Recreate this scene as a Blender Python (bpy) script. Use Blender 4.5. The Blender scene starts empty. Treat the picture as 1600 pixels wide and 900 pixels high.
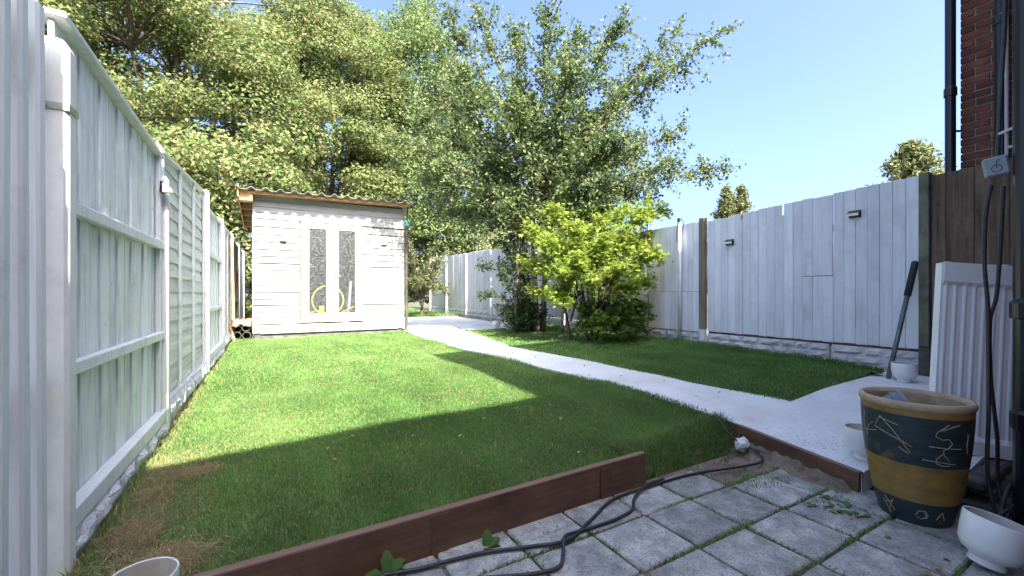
import bpy, bmesh, math, random
import numpy as np
from mathutils import Vector, Matrix

random.seed(7)
rng = np.random.default_rng(11)
PI = math.pi
R = math.radians
sc = bpy.context.scene
col = sc.collection

# ------------------------------------------------------------------ camera
cam_d = bpy.data.cameras.new('camera')
cam = bpy.data.objects.new('camera', cam_d)
col.objects.link(cam)
sc.camera = cam
cam_d.sensor_width = 36.0
cam_d.lens = 660.0 / 1600.0 * 36.0
cam_d.shift_y = 8.0 / 1600.0
cam_d.clip_start = 0.02
cam_d.clip_end = 2000.0
cam.location = (0, 0, 0)
cam.rotation_euler = (R(90), 0, -math.atan(384.0 / 660.0))

# ------------------------------------------------------------------ sky and sun
SUN_EL, SUN_AZ = R(47), R(1.5)
world = bpy.data.worlds.new('World')
sc.world = world
world.use_nodes = True
wn = world.node_tree.nodes
wl = world.node_tree.links
wn.clear()
w_out = wn.new('ShaderNodeOutputWorld')
w_bg = wn.new('ShaderNodeBackground')
w_sky = wn.new('ShaderNodeTexSky')
w_sky.sky_type = 'NISHITA'
w_sky.sun_disc = False
w_sky.sun_elevation = SUN_EL
w_sky.sun_rotation = PI + SUN_AZ
w_sky.altitude = 20
w_sky.air_density = 0.6
w_sky.dust_density = 5.5
w_sky.ozone_density = 5.0
w_bg.inputs['Strength'].default_value = 0.15
wl.new(w_sky.outputs[0], w_bg.inputs['Color'])
wl.new(w_bg.outputs[0], w_out.inputs['Surface'])

sun_d = bpy.data.lights.new('sun', 'SUN')
sun_d.energy = 4.4
sun_d.angle = R(0.5)
sun_d.color = (1.0, 0.94, 0.82)
sun = bpy.data.objects.new('sun', sun_d)
col.objects.link(sun)
sun.location = (-1, -8, 12)
LDIR = Vector((math.sin(SUN_AZ) * math.cos(SUN_EL), math.cos(SUN_AZ) * math.cos(SUN_EL), -math.sin(SUN_EL)))
sun.rotation_euler = LDIR.to_track_quat('-Z', 'Y').to_euler()

sc.view_settings.view_transform = 'Standard'
sc.view_settings.look = 'None'
sc.view_settings.exposure = 2.25
sc.view_settings.gamma = 1.0
sc.view_settings.use_curve_mapping = False
sc.render.engine = 'CYCLES'
sc.cycles.use_denoising = True
sc.cycles.max_bounces = 8
sc.cycles.transparent_max_bounces = 12
sc.cycles.sample_clamp_indirect = 6.0


# ------------------------------------------------------------------ material helpers
def new_mat(name):
    m = bpy.data.materials.new(name)
    m.use_nodes = True
    nt = m.node_tree
    nt.nodes.clear()
    return m, nt.nodes, nt.links


def ramp(nd, stops):
    r = nd.new('ShaderNodeValToRGB')
    e = r.color_ramp.elements
    while len(e) < len(stops):
        e.new(0.5)
    for i, (p, c) in enumerate(stops):
        e[i].position = p
        e[i].color = (*c, 1) if len(c) == 3 else c
    return r


def surf(name, a, b, scale=(6, 6, 6), detail=6, rough=0.7, bump=0.2, bump_d=0.01, dirt=None, dirt_scale=2.0,
         dirt_amt=(0.5, 0.75), rnd=0.08, fine=None, fine_col=None, fine_amt=(0.55, 0.7), metallic=0.0, coat=0.0, lo=0.3, hi=0.7, spec=0.5):
    """procedural surface: grain between two colours, patches of dirt, specks, relief, per-object variation"""
    m, nd, lk = new_mat(name)
    out = nd.new('ShaderNodeOutputMaterial')
    bs = nd.new('ShaderNodeBsdfPrincipled')
    tc = nd.new('ShaderNodeTexCoord')
    oi = nd.new('ShaderNodeObjectInfo')
    mul = nd.new('ShaderNodeVectorMath'); mul.operation = 'SCALE'
    cmb = nd.new('ShaderNodeCombineXYZ')
    for i, k in enumerate((37.0, 53.0, 71.0)):
        mm = nd.new('ShaderNodeMath'); mm.operation = 'MULTIPLY'; mm.inputs[1].default_value = k
        lk.new(oi.outputs['Random'], mm.inputs[0]); lk.new(mm.outputs[0], cmb.inputs[i])
    add = nd.new('ShaderNodeVectorMath'); add.operation = 'ADD'
    lk.new(tc.outputs['Object'], add.inputs[0]); lk.new(cmb.outputs[0], add.inputs[1])
    mp = nd.new('ShaderNodeMapping'); mp.inputs['Scale'].default_value = scale
    lk.new(add.outputs[0], mp.inputs['Vector'])
    n1 = nd.new('ShaderNodeTexNoise'); n1.inputs['Scale'].default_value = 1.0
    n1.inputs['Detail'].default_value = detail; n1.inputs['Roughness'].default_value = 0.62
    lk.new(mp.outputs[0], n1.inputs['Vector'])
    r1 = ramp(nd, [(lo, a), (hi, b)])
    lk.new(n1.outputs['Fac'], r1.inputs[0])
    cur = r1.outputs[0]

    def mix(cur, fac, colr):
        x = nd.new('ShaderNodeMix'); x.data_type = 'RGBA'
        lk.new(fac, x.inputs['Factor']); lk.new(cur, x.inputs['A']); x.inputs['B'].default_value = (*colr, 1)
        return x.outputs['Result']
    if dirt is not None:
        n2 = nd.new('ShaderNodeTexNoise'); n2.inputs['Scale'].default_value = dirt_scale
        n2.inputs['Detail'].default_value = 5; n2.inputs['Roughness'].default_value = 0.6
        lk.new(add.outputs[0], n2.inputs['Vector'])
        r2 = ramp(nd, [(dirt_amt[0], (0, 0, 0)), (dirt_amt[1], (1, 1, 1))])
        lk.new(n2.outputs['Fac'], r2.inputs[0])
        cur = mix(cur, r2.outputs[0], dirt)
    if fine is not None:
        n3 = nd.new('ShaderNodeTexNoise'); n3.inputs['Scale'].default_value = fine
        n3.inputs['Detail'].default_value = 3; n3.inputs['Roughness'].default_value = 0.7
        lk.new(add.outputs[0], n3.inputs['Vector'])
        r3 = ramp(nd, [(fine_amt[0], (0, 0, 0)), (fine_amt[1], (1, 1, 1))])
        lk.new(n3.outputs['Fac'], r3.inputs[0])
        cur = mix(cur, r3.outputs[0], fine_col)
    if rnd > 0:
        hs = nd.new('ShaderNodeHueSaturation')
        mr = nd.new('ShaderNodeMapRange')
        mr.inputs['To Min'].default_value = 1 - rnd; mr.inputs['To Max'].default_value = 1 + rnd
        lk.new(oi.outputs['Random'], mr.inputs['Value']); lk.new(mr.outputs[0], hs.inputs['Value'])
        lk.new(cur, hs.inputs['Color'])
        cur = hs.outputs[0]
    lk.new(cur, bs.inputs['Base Color'])
    bs.inputs['Roughness'].default_value = rough
    bs.inputs['Metallic'].default_value = metallic
    bs.inputs['Coat Weight'].default_value = coat
    bs.inputs['Specular IOR Level'].default_value = spec
    if bump > 0:
        bp = nd.new('ShaderNodeBump'); bp.inputs['Strength'].default_value = bump; bp.inputs['Distance'].default_value = bump_d
        src = n1.outputs['Fac']
        if fine is not None:
            ad = nd.new('ShaderNodeMath'); ad.operation = 'ADD'
            lk.new(n1.outputs['Fac'], ad.inputs[0]); lk.new(n3.outputs['Fac'], ad.inputs[1]); src = ad.outputs[0]
        lk.new(src, bp.inputs['Height']); lk.new(bp.outputs[0], bs.inputs['Normal'])
    lk.new(bs.outputs[0], out.inputs['Surface'])
    return m


def leaf_mat(name, cols, transl=0.35, rough=0.5, clump_scale=0.6, clump_col=None, clump_amt=(0.45, 0.65), spec=0.4):
    m, nd, lk = new_mat(name)
    out = nd.new('ShaderNodeOutputMaterial')
    bs = nd.new('ShaderNodeBsdfPrincipled')
    tr = nd.new('ShaderNodeBsdfTranslucent')
    mx = nd.new('ShaderNodeMixShader')
    ge = nd.new('ShaderNodeNewGeometry')
    n = len(cols)
    r1 = ramp(nd, [((i + 0.0) / max(1, n - 1), c) for i, c in enumerate(cols)])
    lk.new(ge.outputs['Random Per Island'], r1.inputs[0])
    cur = r1.outputs[0]
    if clump_col is not None:
        tc = nd.new('ShaderNodeTexCoord')
        n2 = nd.new('ShaderNodeTexNoise'); n2.inputs['Scale'].default_value = clump_scale; n2.inputs['Detail'].default_value = 3
        lk.new(tc.outputs['Object'], n2.inputs['Vector'])
        r2 = ramp(nd, [(clump_amt[0], (0, 0, 0)), (clump_amt[1], (1, 1, 1))])
        lk.new(n2.outputs['Fac'], r2.inputs[0])
        x = nd.new('ShaderNodeMix'); x.data_type = 'RGBA'
        lk.new(r2.outputs[0], x.inputs['Factor']); lk.new(cur, x.inputs['A']); x.inputs['B'].default_value = (*clump_col, 1)
        cur = x.outputs['Result']
    lk.new(cur, bs.inputs['Base Color']); lk.new(cur, tr.inputs['Color'])
    bs.inputs['Roughness'].default_value = rough
    bs.inputs['Specular IOR Level'].default_value = spec
    mx.inputs[0].default_value = transl
    lk.new(bs.outputs[0], mx.inputs[1]); lk.new(tr.outputs[0], mx.inputs[2])
    lk.new(mx.outputs[0], out.inputs['Surface'])
    return m


def attr_mat(name, rough=0.55, transl=0.42):
    m, nd, lk = new_mat(name)
    out = nd.new('ShaderNodeOutputMaterial')
    bs = nd.new('ShaderNodeBsdfPrincipled')
    tr = nd.new('ShaderNodeBsdfTranslucent')
    mx = nd.new('ShaderNodeMixShader')
    at = nd.new('ShaderNodeAttribute'); at.attribute_name = 'tint'
    lk.new(at.outputs['Color'], bs.inputs['Base Color']); lk.new(at.outputs['Color'], tr.inputs['Color'])
    bs.inputs['Roughness'].default_value = rough
    bs.inputs['Specular IOR Level'].default_value = 0.3
    mx.inputs[0].default_value = transl
    lk.new(bs.outputs[0], mx.inputs[1]); lk.new(tr.outputs[0], mx.inputs[2])
    lk.new(mx.outputs[0], out.inputs['Surface'])
    return m


def brick_mat(name):
    m, nd, lk = new_mat(name)
    out = nd.new('ShaderNodeOutputMaterial'); bs = nd.new('ShaderNodeBsdfPrincipled')
    tc = nd.new('ShaderNodeTexCoord'); br = nd.new('ShaderNodeTexBrick')
    sp = nd.new('ShaderNodeSeparateXYZ'); cb = nd.new('ShaderNodeCombineXYZ')
    ad = nd.new('ShaderNodeMath'); ad.operation = 'ADD'
    lk.new(tc.outputs['Object'], sp.inputs[0]); lk.new(sp.outputs[0], ad.inputs[0]); lk.new(sp.outputs[1], ad.inputs[1])
    lk.new(ad.outputs[0], cb.inputs[0]); lk.new(sp.outputs[2], cb.inputs[1]); lk.new(cb.outputs[0], br.inputs['Vector'])
    br.inputs['Scale'].default_value = 1.0; br.inputs['Brick Width'].default_value = 0.225; br.inputs['Row Height'].default_value = 0.075
    br.inputs['Mortar Size'].default_value = 0.008
    br.inputs['Color1'].default_value = (0.24, 0.075, 0.045, 1); br.inputs['Color2'].default_value = (0.15, 0.05, 0.04, 1)
    br.inputs['Mortar'].default_value = (0.25, 0.22, 0.19, 1)
    lk.new(br.outputs['Color'], bs.inputs['Base Color']); bs.inputs['Roughness'].default_value = 0.85
    lk.new(bs.outputs[0], out.inputs['Surface'])
    return m


VG = (28, 28, 1.6)     # grain running up a board
HG = (1.6, 28, 28)     # grain running along local x
M = {}
M['paint_left'] = surf('weathered white fence paint', (0.48, 0.53, 0.535), (0.75, 0.785, 0.79), VG, rough=0.62, bump=0.35, bump_d=0.006,
                       dirt=(0.40, 0.46, 0.45), dirt_scale=3.5, dirt_amt=(0.5, 0.8), rnd=0.1, lo=0.32, hi=0.52, fine=13, fine_col=(0.25, 0.28, 0.26), fine_amt=(0.69, 0.75))
M['paint_post'] = surf('white masonry paint', (0.68, 0.68, 0.66), (0.77, 0.77, 0.75), (14, 14, 14), rough=0.6, bump=0.35, bump_d=0.005,
                       dirt=(0.5, 0.52, 0.53), dirt_scale=5, dirt_amt=(0.6, 0.85), rnd=0.03, fine=90, fine_col=(0.35, 0.36, 0.36), fine_amt=(0.70, 0.78))
M['paint_rail'] = surf('white painted rail', (0.60, 0.625, 0.63), (0.76, 0.78, 0.785), (28, 28, 1.6), rough=0.6, bump=0.3, bump_d=0.005,
                       dirt=(0.42, 0.45, 0.46), dirt_scale=5, dirt_amt=(0.58, 0.8), rnd=0.04)
M['paint_lap'] = surf('white painted lap slat', (0.42, 0.44, 0.42), (0.66, 0.675, 0.64), HG, rough=0.65, bump=0.5, bump_d=0.008,
                      dirt=(0.34, 0.37, 0.35), dirt_scale=4, dirt_amt=(0.55, 0.85), rnd=0.1, lo=0.3, hi=0.55)
M['paint_right'] = surf('lilac grey fence paint', (0.57, 0.595, 0.645), (0.69, 0.715, 0.765), VG, rough=0.6, bump=0.3, bump_d=0.005,
                        dirt=(0.51, 0.53, 0.56), dirt_scale=2.5, dirt_amt=(0.5, 0.8), rnd=0.09, lo=0.25, hi=0.55, fine=11, fine_col=(0.36, 0.38, 0.39), fine_amt=(0.71, 0.76))
M['paint_far'] = surf('grey fence paint', (0.48, 0.50, 0.535), (0.62, 0.64, 0.68), VG, rough=0.65, bump=0.3, bump_d=0.005,
                      dirt=(0.36, 0.36, 0.36), dirt_scale=3, dirt_amt=(0.55, 0.85), rnd=0.12)
M['rock_paint'] = surf('painted rock faced concrete', (0.48, 0.485, 0.51), (0.64, 0.645, 0.67), (10, 10, 10), rough=0.75, bump=0.9, bump_d=0.02,
                       dirt=(0.40, 0.40, 0.40), dirt_scale=7, dirt_amt=(0.52, 0.8), rnd=0.06, fine=45, fine_col=(0.42, 0.42, 0.44), fine_amt=(0.6, 0.8))
M['old_wood'] = surf('old bare wood', (0.10, 0.075, 0.05), (0.27, 0.22, 0.16), VG, rough=0.8, bump=0.5, bump_d=0.006, dirt=(0.16, 0.17, 0.11), dirt_scale=3)
M['dark_board'] = surf('dark stained fence board', (0.045, 0.028, 0.018), (0.16, 0.105, 0.065), VG, rough=0.75, bump=0.5, bump_d=0.006,
                       dirt=(0.20, 0.145, 0.10), dirt_scale=2.2, dirt_amt=(0.5, 0.75), rnd=0.22, fine=7, fine_col=(0.03, 0.02, 0.014), fine_amt=(0.66, 0.72))
M['green_post'] = surf('mossy grey post', (0.10, 0.11, 0.075), (0.20, 0.20, 0.15), (16, 16, 4), rough=0.85, bump=0.5, bump_d=0.006, dirt=(0.07, 0.08, 0.05), dirt_scale=6)
M['sleeper'] = surf('brown stained board', (0.070, 0.036, 0.022), (0.150, 0.082, 0.050), HG, rough=0.6, bump=0.3, bump_d=0.004,
                    dirt=(0.05, 0.02, 0.014), dirt_scale=3.5, dirt_amt=(0.45, 0.7), fine=40, fine_col=(0.22, 0.12, 0.09), fine_amt=(0.66, 0.8))
M['sleeper_top'] = surf('pale cut board edge', (0.15, 0.085, 0.06), (0.24, 0.15, 0.105), HG, rough=0.7, bump=0.3, bump_d=0.003)
M['concrete'] = surf('pale painted concrete', (0.60, 0.615, 0.62), (0.70, 0.715, 0.72), (2.5, 2.5, 2.5), rough=0.8, bump=0.25, bump_d=0.01,
                     dirt=(0.52, 0.51, 0.48), dirt_scale=1.8, dirt_amt=(0.48, 0.75), rnd=0, fine=24, fine_col=(0.36, 0.33, 0.28), fine_amt=(0.64, 0.72))
M['slab'] = surf('weathered paving slab', (0.18, 0.185, 0.182), (0.42, 0.425, 0.41), (9, 9, 9), rough=0.85, bump=0.5, bump_d=0.006,
                 dirt=(0.19, 0.195, 0.20), dirt_scale=3.4, dirt_amt=(0.48, 0.72), rnd=0.16, fine=100, fine_col=(0.12, 0.12, 0.115), fine_amt=(0.52, 0.66), lo=0.34, hi=0.62)
M['soil'] = surf('bare stony soil', (0.13, 0.10, 0.075), (0.31, 0.26, 0.20), (9, 9, 9), rough=0.95, bump=1.0, bump_d=0.03, fine=60, fine_col=(0.32, 0.28, 0.24), fine_amt=(0.58, 0.7), rnd=0)
M['turf'] = surf('lawn soil and thatch', (0.07, 0.10, 0.03), (0.14, 0.17, 0.055), (14, 14, 14), rough=0.95, bump=0.8, bump_d=0.02, rnd=0)
M['ground'] = surf('rough ground', (0.05, 0.06, 0.025), (0.11, 0.10, 0.05), (0.6, 0.6, 0.6), rough=0.95, bump=0.5, bump_d=0.05, rnd=0)
M['shed_board'] = surf('white painted shed board', (0.19, 0.195, 0.195), (0.31, 0.31, 0.305), (1.3, 30, 30), rough=0.55, bump=0.3, bump_d=0.004,
                       dirt=(0.23, 0.235, 0.24), dirt_scale=4, dirt_amt=(0.55, 0.85), rnd=0.05, lo=0.28, hi=0.48)
M['door_paint'] = surf('cream door paint', (0.33, 0.328, 0.295), (0.38, 0.378, 0.345), (5, 5, 5), rough=0.45, bump=0.1, bump_d=0.002, rnd=0.01)
M['shed_side'] = surf('dark weathered shed side', (0.06, 0.045, 0.035), (0.20, 0.17, 0.14), (2, 2, 28), rough=0.85, bump=0.5, bump_d=0.006, rnd=0.25)
M['orange_wood'] = surf('fresh orange timber', (0.42, 0.22, 0.09), (0.62, 0.36, 0.17), (3, 22, 22), rough=0.65, bump=0.2, bump_d=0.003, rnd=0.1)
M['roof_sheet'] = surf('grey corrugated roof sheet', (0.13, 0.125, 0.115), (0.25, 0.24, 0.215), (5, 2, 5), rough=0.7, bump=0.2, bump_d=0.004, dirt=(0.30, 0.28, 0.22), dirt_scale=3)
M['black_pipe'] = surf('black plastic pipe', (0.004, 0.005, 0.010), (0.010, 0.012, 0.020), (8, 8, 3), rough=0.32, bump=0.05, bump_d=0.002, rnd=0.1)
M['shed_pipe'] = surf('weathered dark downpipe', (0.03, 0.028, 0.025), (0.10, 0.095, 0.085), (8, 8, 3), rough=0.6, bump=0.2, bump_d=0.003)
M['cable'] = surf('black rubber cable', (0.012, 0.013, 0.016), (0.035, 0.037, 0.042), (30, 30, 30), rough=0.5, bump=0.1, bump_d=0.001)
M['white_pot'] = surf('white glazed pot', (0.68, 0.69, 0.69), (0.76, 0.77, 0.77), (6, 6, 6), rough=0.28, bump=0.03, bump_d=0.002, rnd=0.02,
                      fine=22, fine_col=(0.42, 0.41, 0.38), fine_amt=(0.70, 0.80), coat=0.2)
M['pot_inside'] = surf('stained pot inside', (0.42, 0.40, 0.33), (0.60, 0.58, 0.52), (9, 9, 9), rough=0.7, bump=0.2, bump_d=0.003)
M['pot_blue'] = surf('dark teal pot glaze', (0.010, 0.022, 0.028), (0.030, 0.050, 0.052), (5, 5, 30), rough=0.45, bump=0.25, bump_d=0.003,
                     fine=9, fine_col=(0.13, 0.10, 0.05), fine_amt=(0.60, 0.74), rnd=0)
M['pot_ochre'] = surf('ochre pot glaze', (0.21, 0.125, 0.03), (0.33, 0.205, 0.055), (4, 4, 34), rough=0.5, bump=0.25, bump_d=0.003, rnd=0,
                      dirt=(0.10, 0.065, 0.02), dirt_scale=4, dirt_amt=(0.5, 0.8))
M['pot_rim'] = surf('bare clay rim', (0.34, 0.25, 0.155), (0.50, 0.39, 0.27), (9, 9, 9), rough=0.8, bump=0.3, bump_d=0.003, rnd=0,
                    dirt=(0.22, 0.14, 0.04), dirt_scale=5, dirt_amt=(0.5, 0.75))
M['pot_scratch'] = surf('scratched clay line', (0.24, 0.21, 0.14), (0.36, 0.32, 0.23), (30, 30, 30), rough=0.8, bump=0, rnd=0)
M['tray'] = surf('grey plastic pot', (0.12, 0.15, 0.19), (0.18, 0.21, 0.26), (8, 8, 8), rough=0.5, bump=0.05, rnd=0)
M['radiator'] = surf('white radiator enamel', (0.77, 0.79, 0.80), (0.83, 0.845, 0.85), (3, 3, 3), rough=0.35, bump=0.03, rnd=0, fine=30, fine_col=(0.35, 0.36, 0.36), fine_amt=(0.74, 0.8))
M['steel'] = surf('dull steel bar', (0.09, 0.11, 0.115), (0.18, 0.20, 0.21), (10, 10, 6), rough=0.5, bump=0.1, metallic=0.5, rnd=0)
M['rubber'] = surf('black rubber grip', (0.012, 0.012, 0.014), (0.035, 0.035, 0.038), (60, 60, 60), rough=0.7, bump=0.4, bump_d=0.002, rnd=0)
M['grey_plastic'] = surf('grey plastic', (0.20, 0.24, 0.28), (0.27, 0.31, 0.35), (8, 8, 8), rough=0.45, bump=0.05, rnd=0)
M['grey_mark'] = surf('dark moulded mark', (0.06, 0.07, 0.08), (0.08, 0.09, 0.10), (8, 8, 8), rough=0.5, bump=0, rnd=0)
M['pale_pipe'] = surf('pale grey pole', (0.50, 0.53, 0.58), (0.62, 0.65, 0.69), (6, 6, 3), rough=0.45, bump=0.05, rnd=0)
M['teal'] = surf('teal green plastic', (0.03, 0.11, 0.09), (0.07, 0.20, 0.16), (9, 9, 9), rough=0.5, bump=0.1, rnd=0)
M['solar_dark'] = surf('black solar cell', (0.006, 0.007, 0.012), (0.014, 0.016, 0.024), (20, 20, 20), rough=0.25, bump=0, rnd=0)
M['lens'] = surf('cream light lens', (0.62, 0.61, 0.50), (0.72, 0.71, 0.62), (20, 20, 20), rough=0.35, bump=0.05, rnd=0)
M['dull_lens'] = surf('dull plastic lantern', (0.32, 0.33, 0.27), (0.45, 0.45, 0.38), (20, 20, 20), rough=0.45, bump=0.1, rnd=0)
M['zinc'] = surf('galvanised strap', (0.42, 0.44, 0.40), (0.60, 0.62, 0.55), (14, 14, 14), rough=0.4, metallic=0.7, bump=0.1, rnd=0)
M['brass'] = surf('worn brass', (0.42, 0.30, 0.12), (0.58, 0.44, 0.2), (20, 20, 20), rough=0.4, metallic=0.8, bump=0.05, rnd=0)
M['brick'] = surf('red brick', (0.10, 0.034, 0.026), (0.225, 0.075, 0.046), (12, 12, 12), rough=0.85, bump=0.6, bump_d=0.006, rnd=0.35,
                  dirt=(0.06, 0.035, 0.03), dirt_scale=5, dirt_amt=(0.5, 0.8))
M['mortar'] = surf('pale mortar', (0.20, 0.185, 0.165), (0.31, 0.29, 0.26), (14, 14, 14), rough=0.9, bump=0.5, bump_d=0.004, rnd=0)
M['brickwall'] = brick_mat('brick wall')
M['tile'] = surf('roof tile', (0.10, 0.055, 0.04), (0.17, 0.09, 0.065), (3, 14, 14), rough=0.85, bump=0.4)
M['window_glass'] = surf('window glass', (0.02, 0.025, 0.03), (0.03, 0.035, 0.04), (2, 2, 2), rough=0.05, bump=0, rnd=0)
M['bark'] = surf('grey brown bark', (0.055, 0.042, 0.032), (0.15, 0.12, 0.095), (9, 9, 2.5), rough=0.9, bump=0.7, bump_d=0.02)
M['pale_bark'] = surf('pale grey bark', (0.13, 0.115, 0.09), (0.25, 0.225, 0.185), (9, 9, 2.5), rough=0.9, bump=0.6, bump_d=0.02)
M['plum'] = surf('dark blue plum', (0.006, 0.008, 0.018), (0.018, 0.022, 0.045), (20, 20, 20), rough=0.5, bump=0)
M['stone_dark'] = surf('dark damp stone', (0.045, 0.045, 0.045), (0.14, 0.135, 0.125), (7, 7, 12), rough=0.8, bump=0.8, bump_d=0.015, rnd=0.25)
M['white_lump'] = surf('white mortar lump', (0.55, 0.56, 0.57), (0.72, 0.73, 0.74), (30, 30, 30), rough=0.8, bump=0.6, bump_d=0.01)
M['pebble'] = surf('grey pebble', (0.16, 0.16, 0.155), (0.36, 0.35, 0.33), (20, 20, 20), rough=0.8, bump=0.4, bump_d=0.004, rnd=0.4)
M['yellow'] = surf('yellow plastic', (0.62, 0.50, 0.04), (0.75, 0.62, 0.08), (8, 8, 8), rough=0.5, bump=0, rnd=0)
M['orange'] = surf('orange plastic', (0.60, 0.20, 0.04), (0.70, 0.26, 0.06), (8, 8, 8), rough=0.5, bump=0, rnd=0)
M['terracotta'] = surf('terracotta', (0.20, 0.075, 0.035), (0.30, 0.12, 0.06), (8, 8, 8), rough=0.85, bump=0.2)
M['insulation'] = surf('brown sacking', (0.25, 0.17, 0.10), (0.42, 0.31, 0.20), (12, 12, 12), rough=0.95, bump=0.8, bump_d=0.02)
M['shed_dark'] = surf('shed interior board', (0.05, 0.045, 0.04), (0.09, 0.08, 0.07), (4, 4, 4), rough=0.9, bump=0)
M['grass'] = attr_mat('grass blade')
M['weed'] = leaf_mat('weed leaf', [(0.035, 0.085, 0.018), (0.06, 0.13, 0.03), (0.09, 0.16, 0.04)], 0.25, 0.5)
M['dry_leaf'] = leaf_mat('fallen leaf', [(0.20, 0.11, 0.05), (0.30, 0.18, 0.08), (0.16, 0.08, 0.04)], 0.1, 0.7)


def glass_mat():
    m, nd, lk = new_mat('obscured door glass')
    out = nd.new('ShaderNodeOutputMaterial')
    tc = nd.new('ShaderNodeTexCoord')
    n1 = nd.new('ShaderNodeTexNoise'); n1.inputs['Scale'].default_value = 58; n1.inputs['Detail'].default_value = 3; n1.inputs['Roughness'].default_value = 0.6
    lk.new(tc.outputs['Object'], n1.inputs['Vector'])
    r = ramp(nd, [(0.50, (0.05, 0.05, 0.05)), (0.66, (0.60, 0.60, 0.60))])
    lk.new(n1.outputs['Fac'], r.inputs[0])
    tr = nd.new('ShaderNodeBsdfTransparent'); tr.inputs['Color'].default_value = (0.90, 0.92, 0.91, 1)
    df = nd.new('ShaderNodeBsdfPrincipled'); df.inputs['Base Color'].default_value = (0.20, 0.21, 0.21, 1); df.inputs['Roughness'].default_value = 0.25
    gl = nd.new('ShaderNodeBsdfGlossy'); gl.inputs['Roughness'].default_value = 0.12
    bp = nd.new('ShaderNodeBump'); bp.inputs['Strength'].default_value = 0.8; bp.inputs['Distance'].default_value = 0.01
    lk.new(n1.outputs['Fac'], bp.inputs['Height']); lk.new(bp.outputs[0], df.inputs['Normal']); lk.new(bp.outputs[0], gl.inputs['Normal'])
    m1 = nd.new('ShaderNodeMixShader'); m2 = nd.new('ShaderNodeMixShader')
    lk.new(r.outputs[0], m1.inputs[0]); lk.new(tr.outputs[0], m1.inputs[1]); lk.new(df.outputs[0], m1.inputs[2])
    m2.inputs[0].default_value = 0.03
    lk.new(m1.outputs[0], m2.inputs[1]); lk.new(gl.outputs[0], m2.inputs[2])
    lk.new(m2.outputs[0], out.inputs['Surface'])
    return m


M['obscure'] = glass_mat()


# ------------------------------------------------------------------ object helpers
def tag(o, label=None, cat=None, group=None, kind=None):
    if label: o['label'] = label
    if cat: o['category'] = cat
    if group: o['group'] = group
    if kind: o['kind'] = kind
    return o


def thing(name, label, cat, loc=(0, 0, 0), rz=0.0, group=None, rot=None):
    o = bpy.data.objects.new(name, None)
    o.empty_display_size = 0.1
    col.objects.link(o)
    o.location = loc
    o.rotation_euler = rot if rot is not None else (0, 0, rz)
    return tag(o, label, cat, group)


def link_mesh(name, me, mat, parent=None, loc=(0, 0, 0), rot=(0, 0, 0), smooth=False):
    if mat is not None and not me.materials:
        me.materials.append(M[mat] if isinstance(mat, str) else mat)
    o = bpy.data.objects.new(name, me)
    col.objects.link(o)
    o.location = loc
    o.rotation_euler = rot
    if parent is not None:
        o.parent = parent
    if smooth:
        me.polygons.foreach_set('use_smooth', [True] * len(me.polygons))
    return o


class MB:
    def __init__(self):
        self.v, self.f = [], []

    def add(self, vs, fs):
        n = len(self.v)
        self.v += [tuple(p) for p in vs]
        self.f += [tuple(i + n for i in q) for q in fs]
        return self

    def box(self, x0, x1, y0, y1, z0, z1):
        return self.add([(x0, y0, z0), (x1, y0, z0), (x1, y1, z0), (x0, y1, z0), (x0, y0, z1), (x1, y0, z1), (x1, y1, z1), (x0, y1, z1)],
                        [(3, 2, 1, 0), (4, 5, 6, 7), (0, 1, 5, 4), (1, 2, 6, 5), (2, 3, 7, 6), (3, 0, 4, 7)])

    def tube(self, pts, rad, n=8, cap=True):
        pts = [Vector(p) for p in pts]
        if not hasattr(rad, '__len__'):
            rad = [rad] * len(pts)
        vs, fs = [], []
        ref = Vector((0, 0, 1))
        d0 = (pts[1] - pts[0]).normalized()
        if abs(d0.dot(ref)) > 0.9:
            ref = Vector((1, 0, 0))
        for i, p in enumerate(pts):
            d = (pts[min(i + 1, len(pts) - 1)] - pts[max(i - 1, 0)]).normalized()
            a = d.cross(ref)
            if a.length < 1e-4:
                a = d.cross(Vector((0.3, 1, 0.2)))
            a.normalize()
            b = d.cross(a).normalized()
            ref = b.cross(d) if False else ref
            for k in range(n):
                t = 2 * PI * k / n
                vs.append(p + (a * math.cos(t) + b * math.sin(t)) * rad[i])
        for i in range(len(pts) - 1):
            for k in range(n):
                k2 = (k + 1) % n
                fs.append((i * n + k, i * n + k2, (i + 1) * n + k2, (i + 1) * n + k))
        if cap:
            fs.append(tuple(range(n))[::-1])
            fs.append(tuple((len(pts) - 1) * n + k for k in range(n)))
        return self.add(vs, fs)

    def lathe(self, prof, n=32, c=(0, 0), close=False):
        vs, fs = [], []
        for r, z in prof:
            for k in range(n):
                t = 2 * PI * k / n
                vs.append((c[0] + r * math.cos(t), c[1] + r * math.sin(t), z))
        for i in range(len(prof) - 1):
            for k in range(n):
                k2 = (k + 1) % n
                fs.append((i * n + k, i * n + k2, (i + 1) * n + k2, (i + 1) * n + k))
        if close:
            fs.append(tuple(range(n))[::-1])
        return self.add(vs, fs)

    def prism(self, poly, z0, z1):
        n = len(poly)
        return self.add([(x, y, z0) for x, y in poly] + [(x, y, z1) for x, y in poly],
                        [tuple(range(n))[::-1], tuple(range(n, 2 * n))] + [(i, (i + 1) % n, n + (i + 1) % n, n + i) for i in range(n)])

    def mesh(self, name):
        me = bpy.data.meshes.new(name)
        me.from_pydata(self.v, [], self.f)
        me.update()
        return me

    def build(self, name, mat, parent=None, loc=(0, 0, 0), rot=(0, 0, 0), smooth=False):
        return link_mesh(name, self.mesh(name), mat, parent, loc, rot, smooth)


_bc = {}


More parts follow.
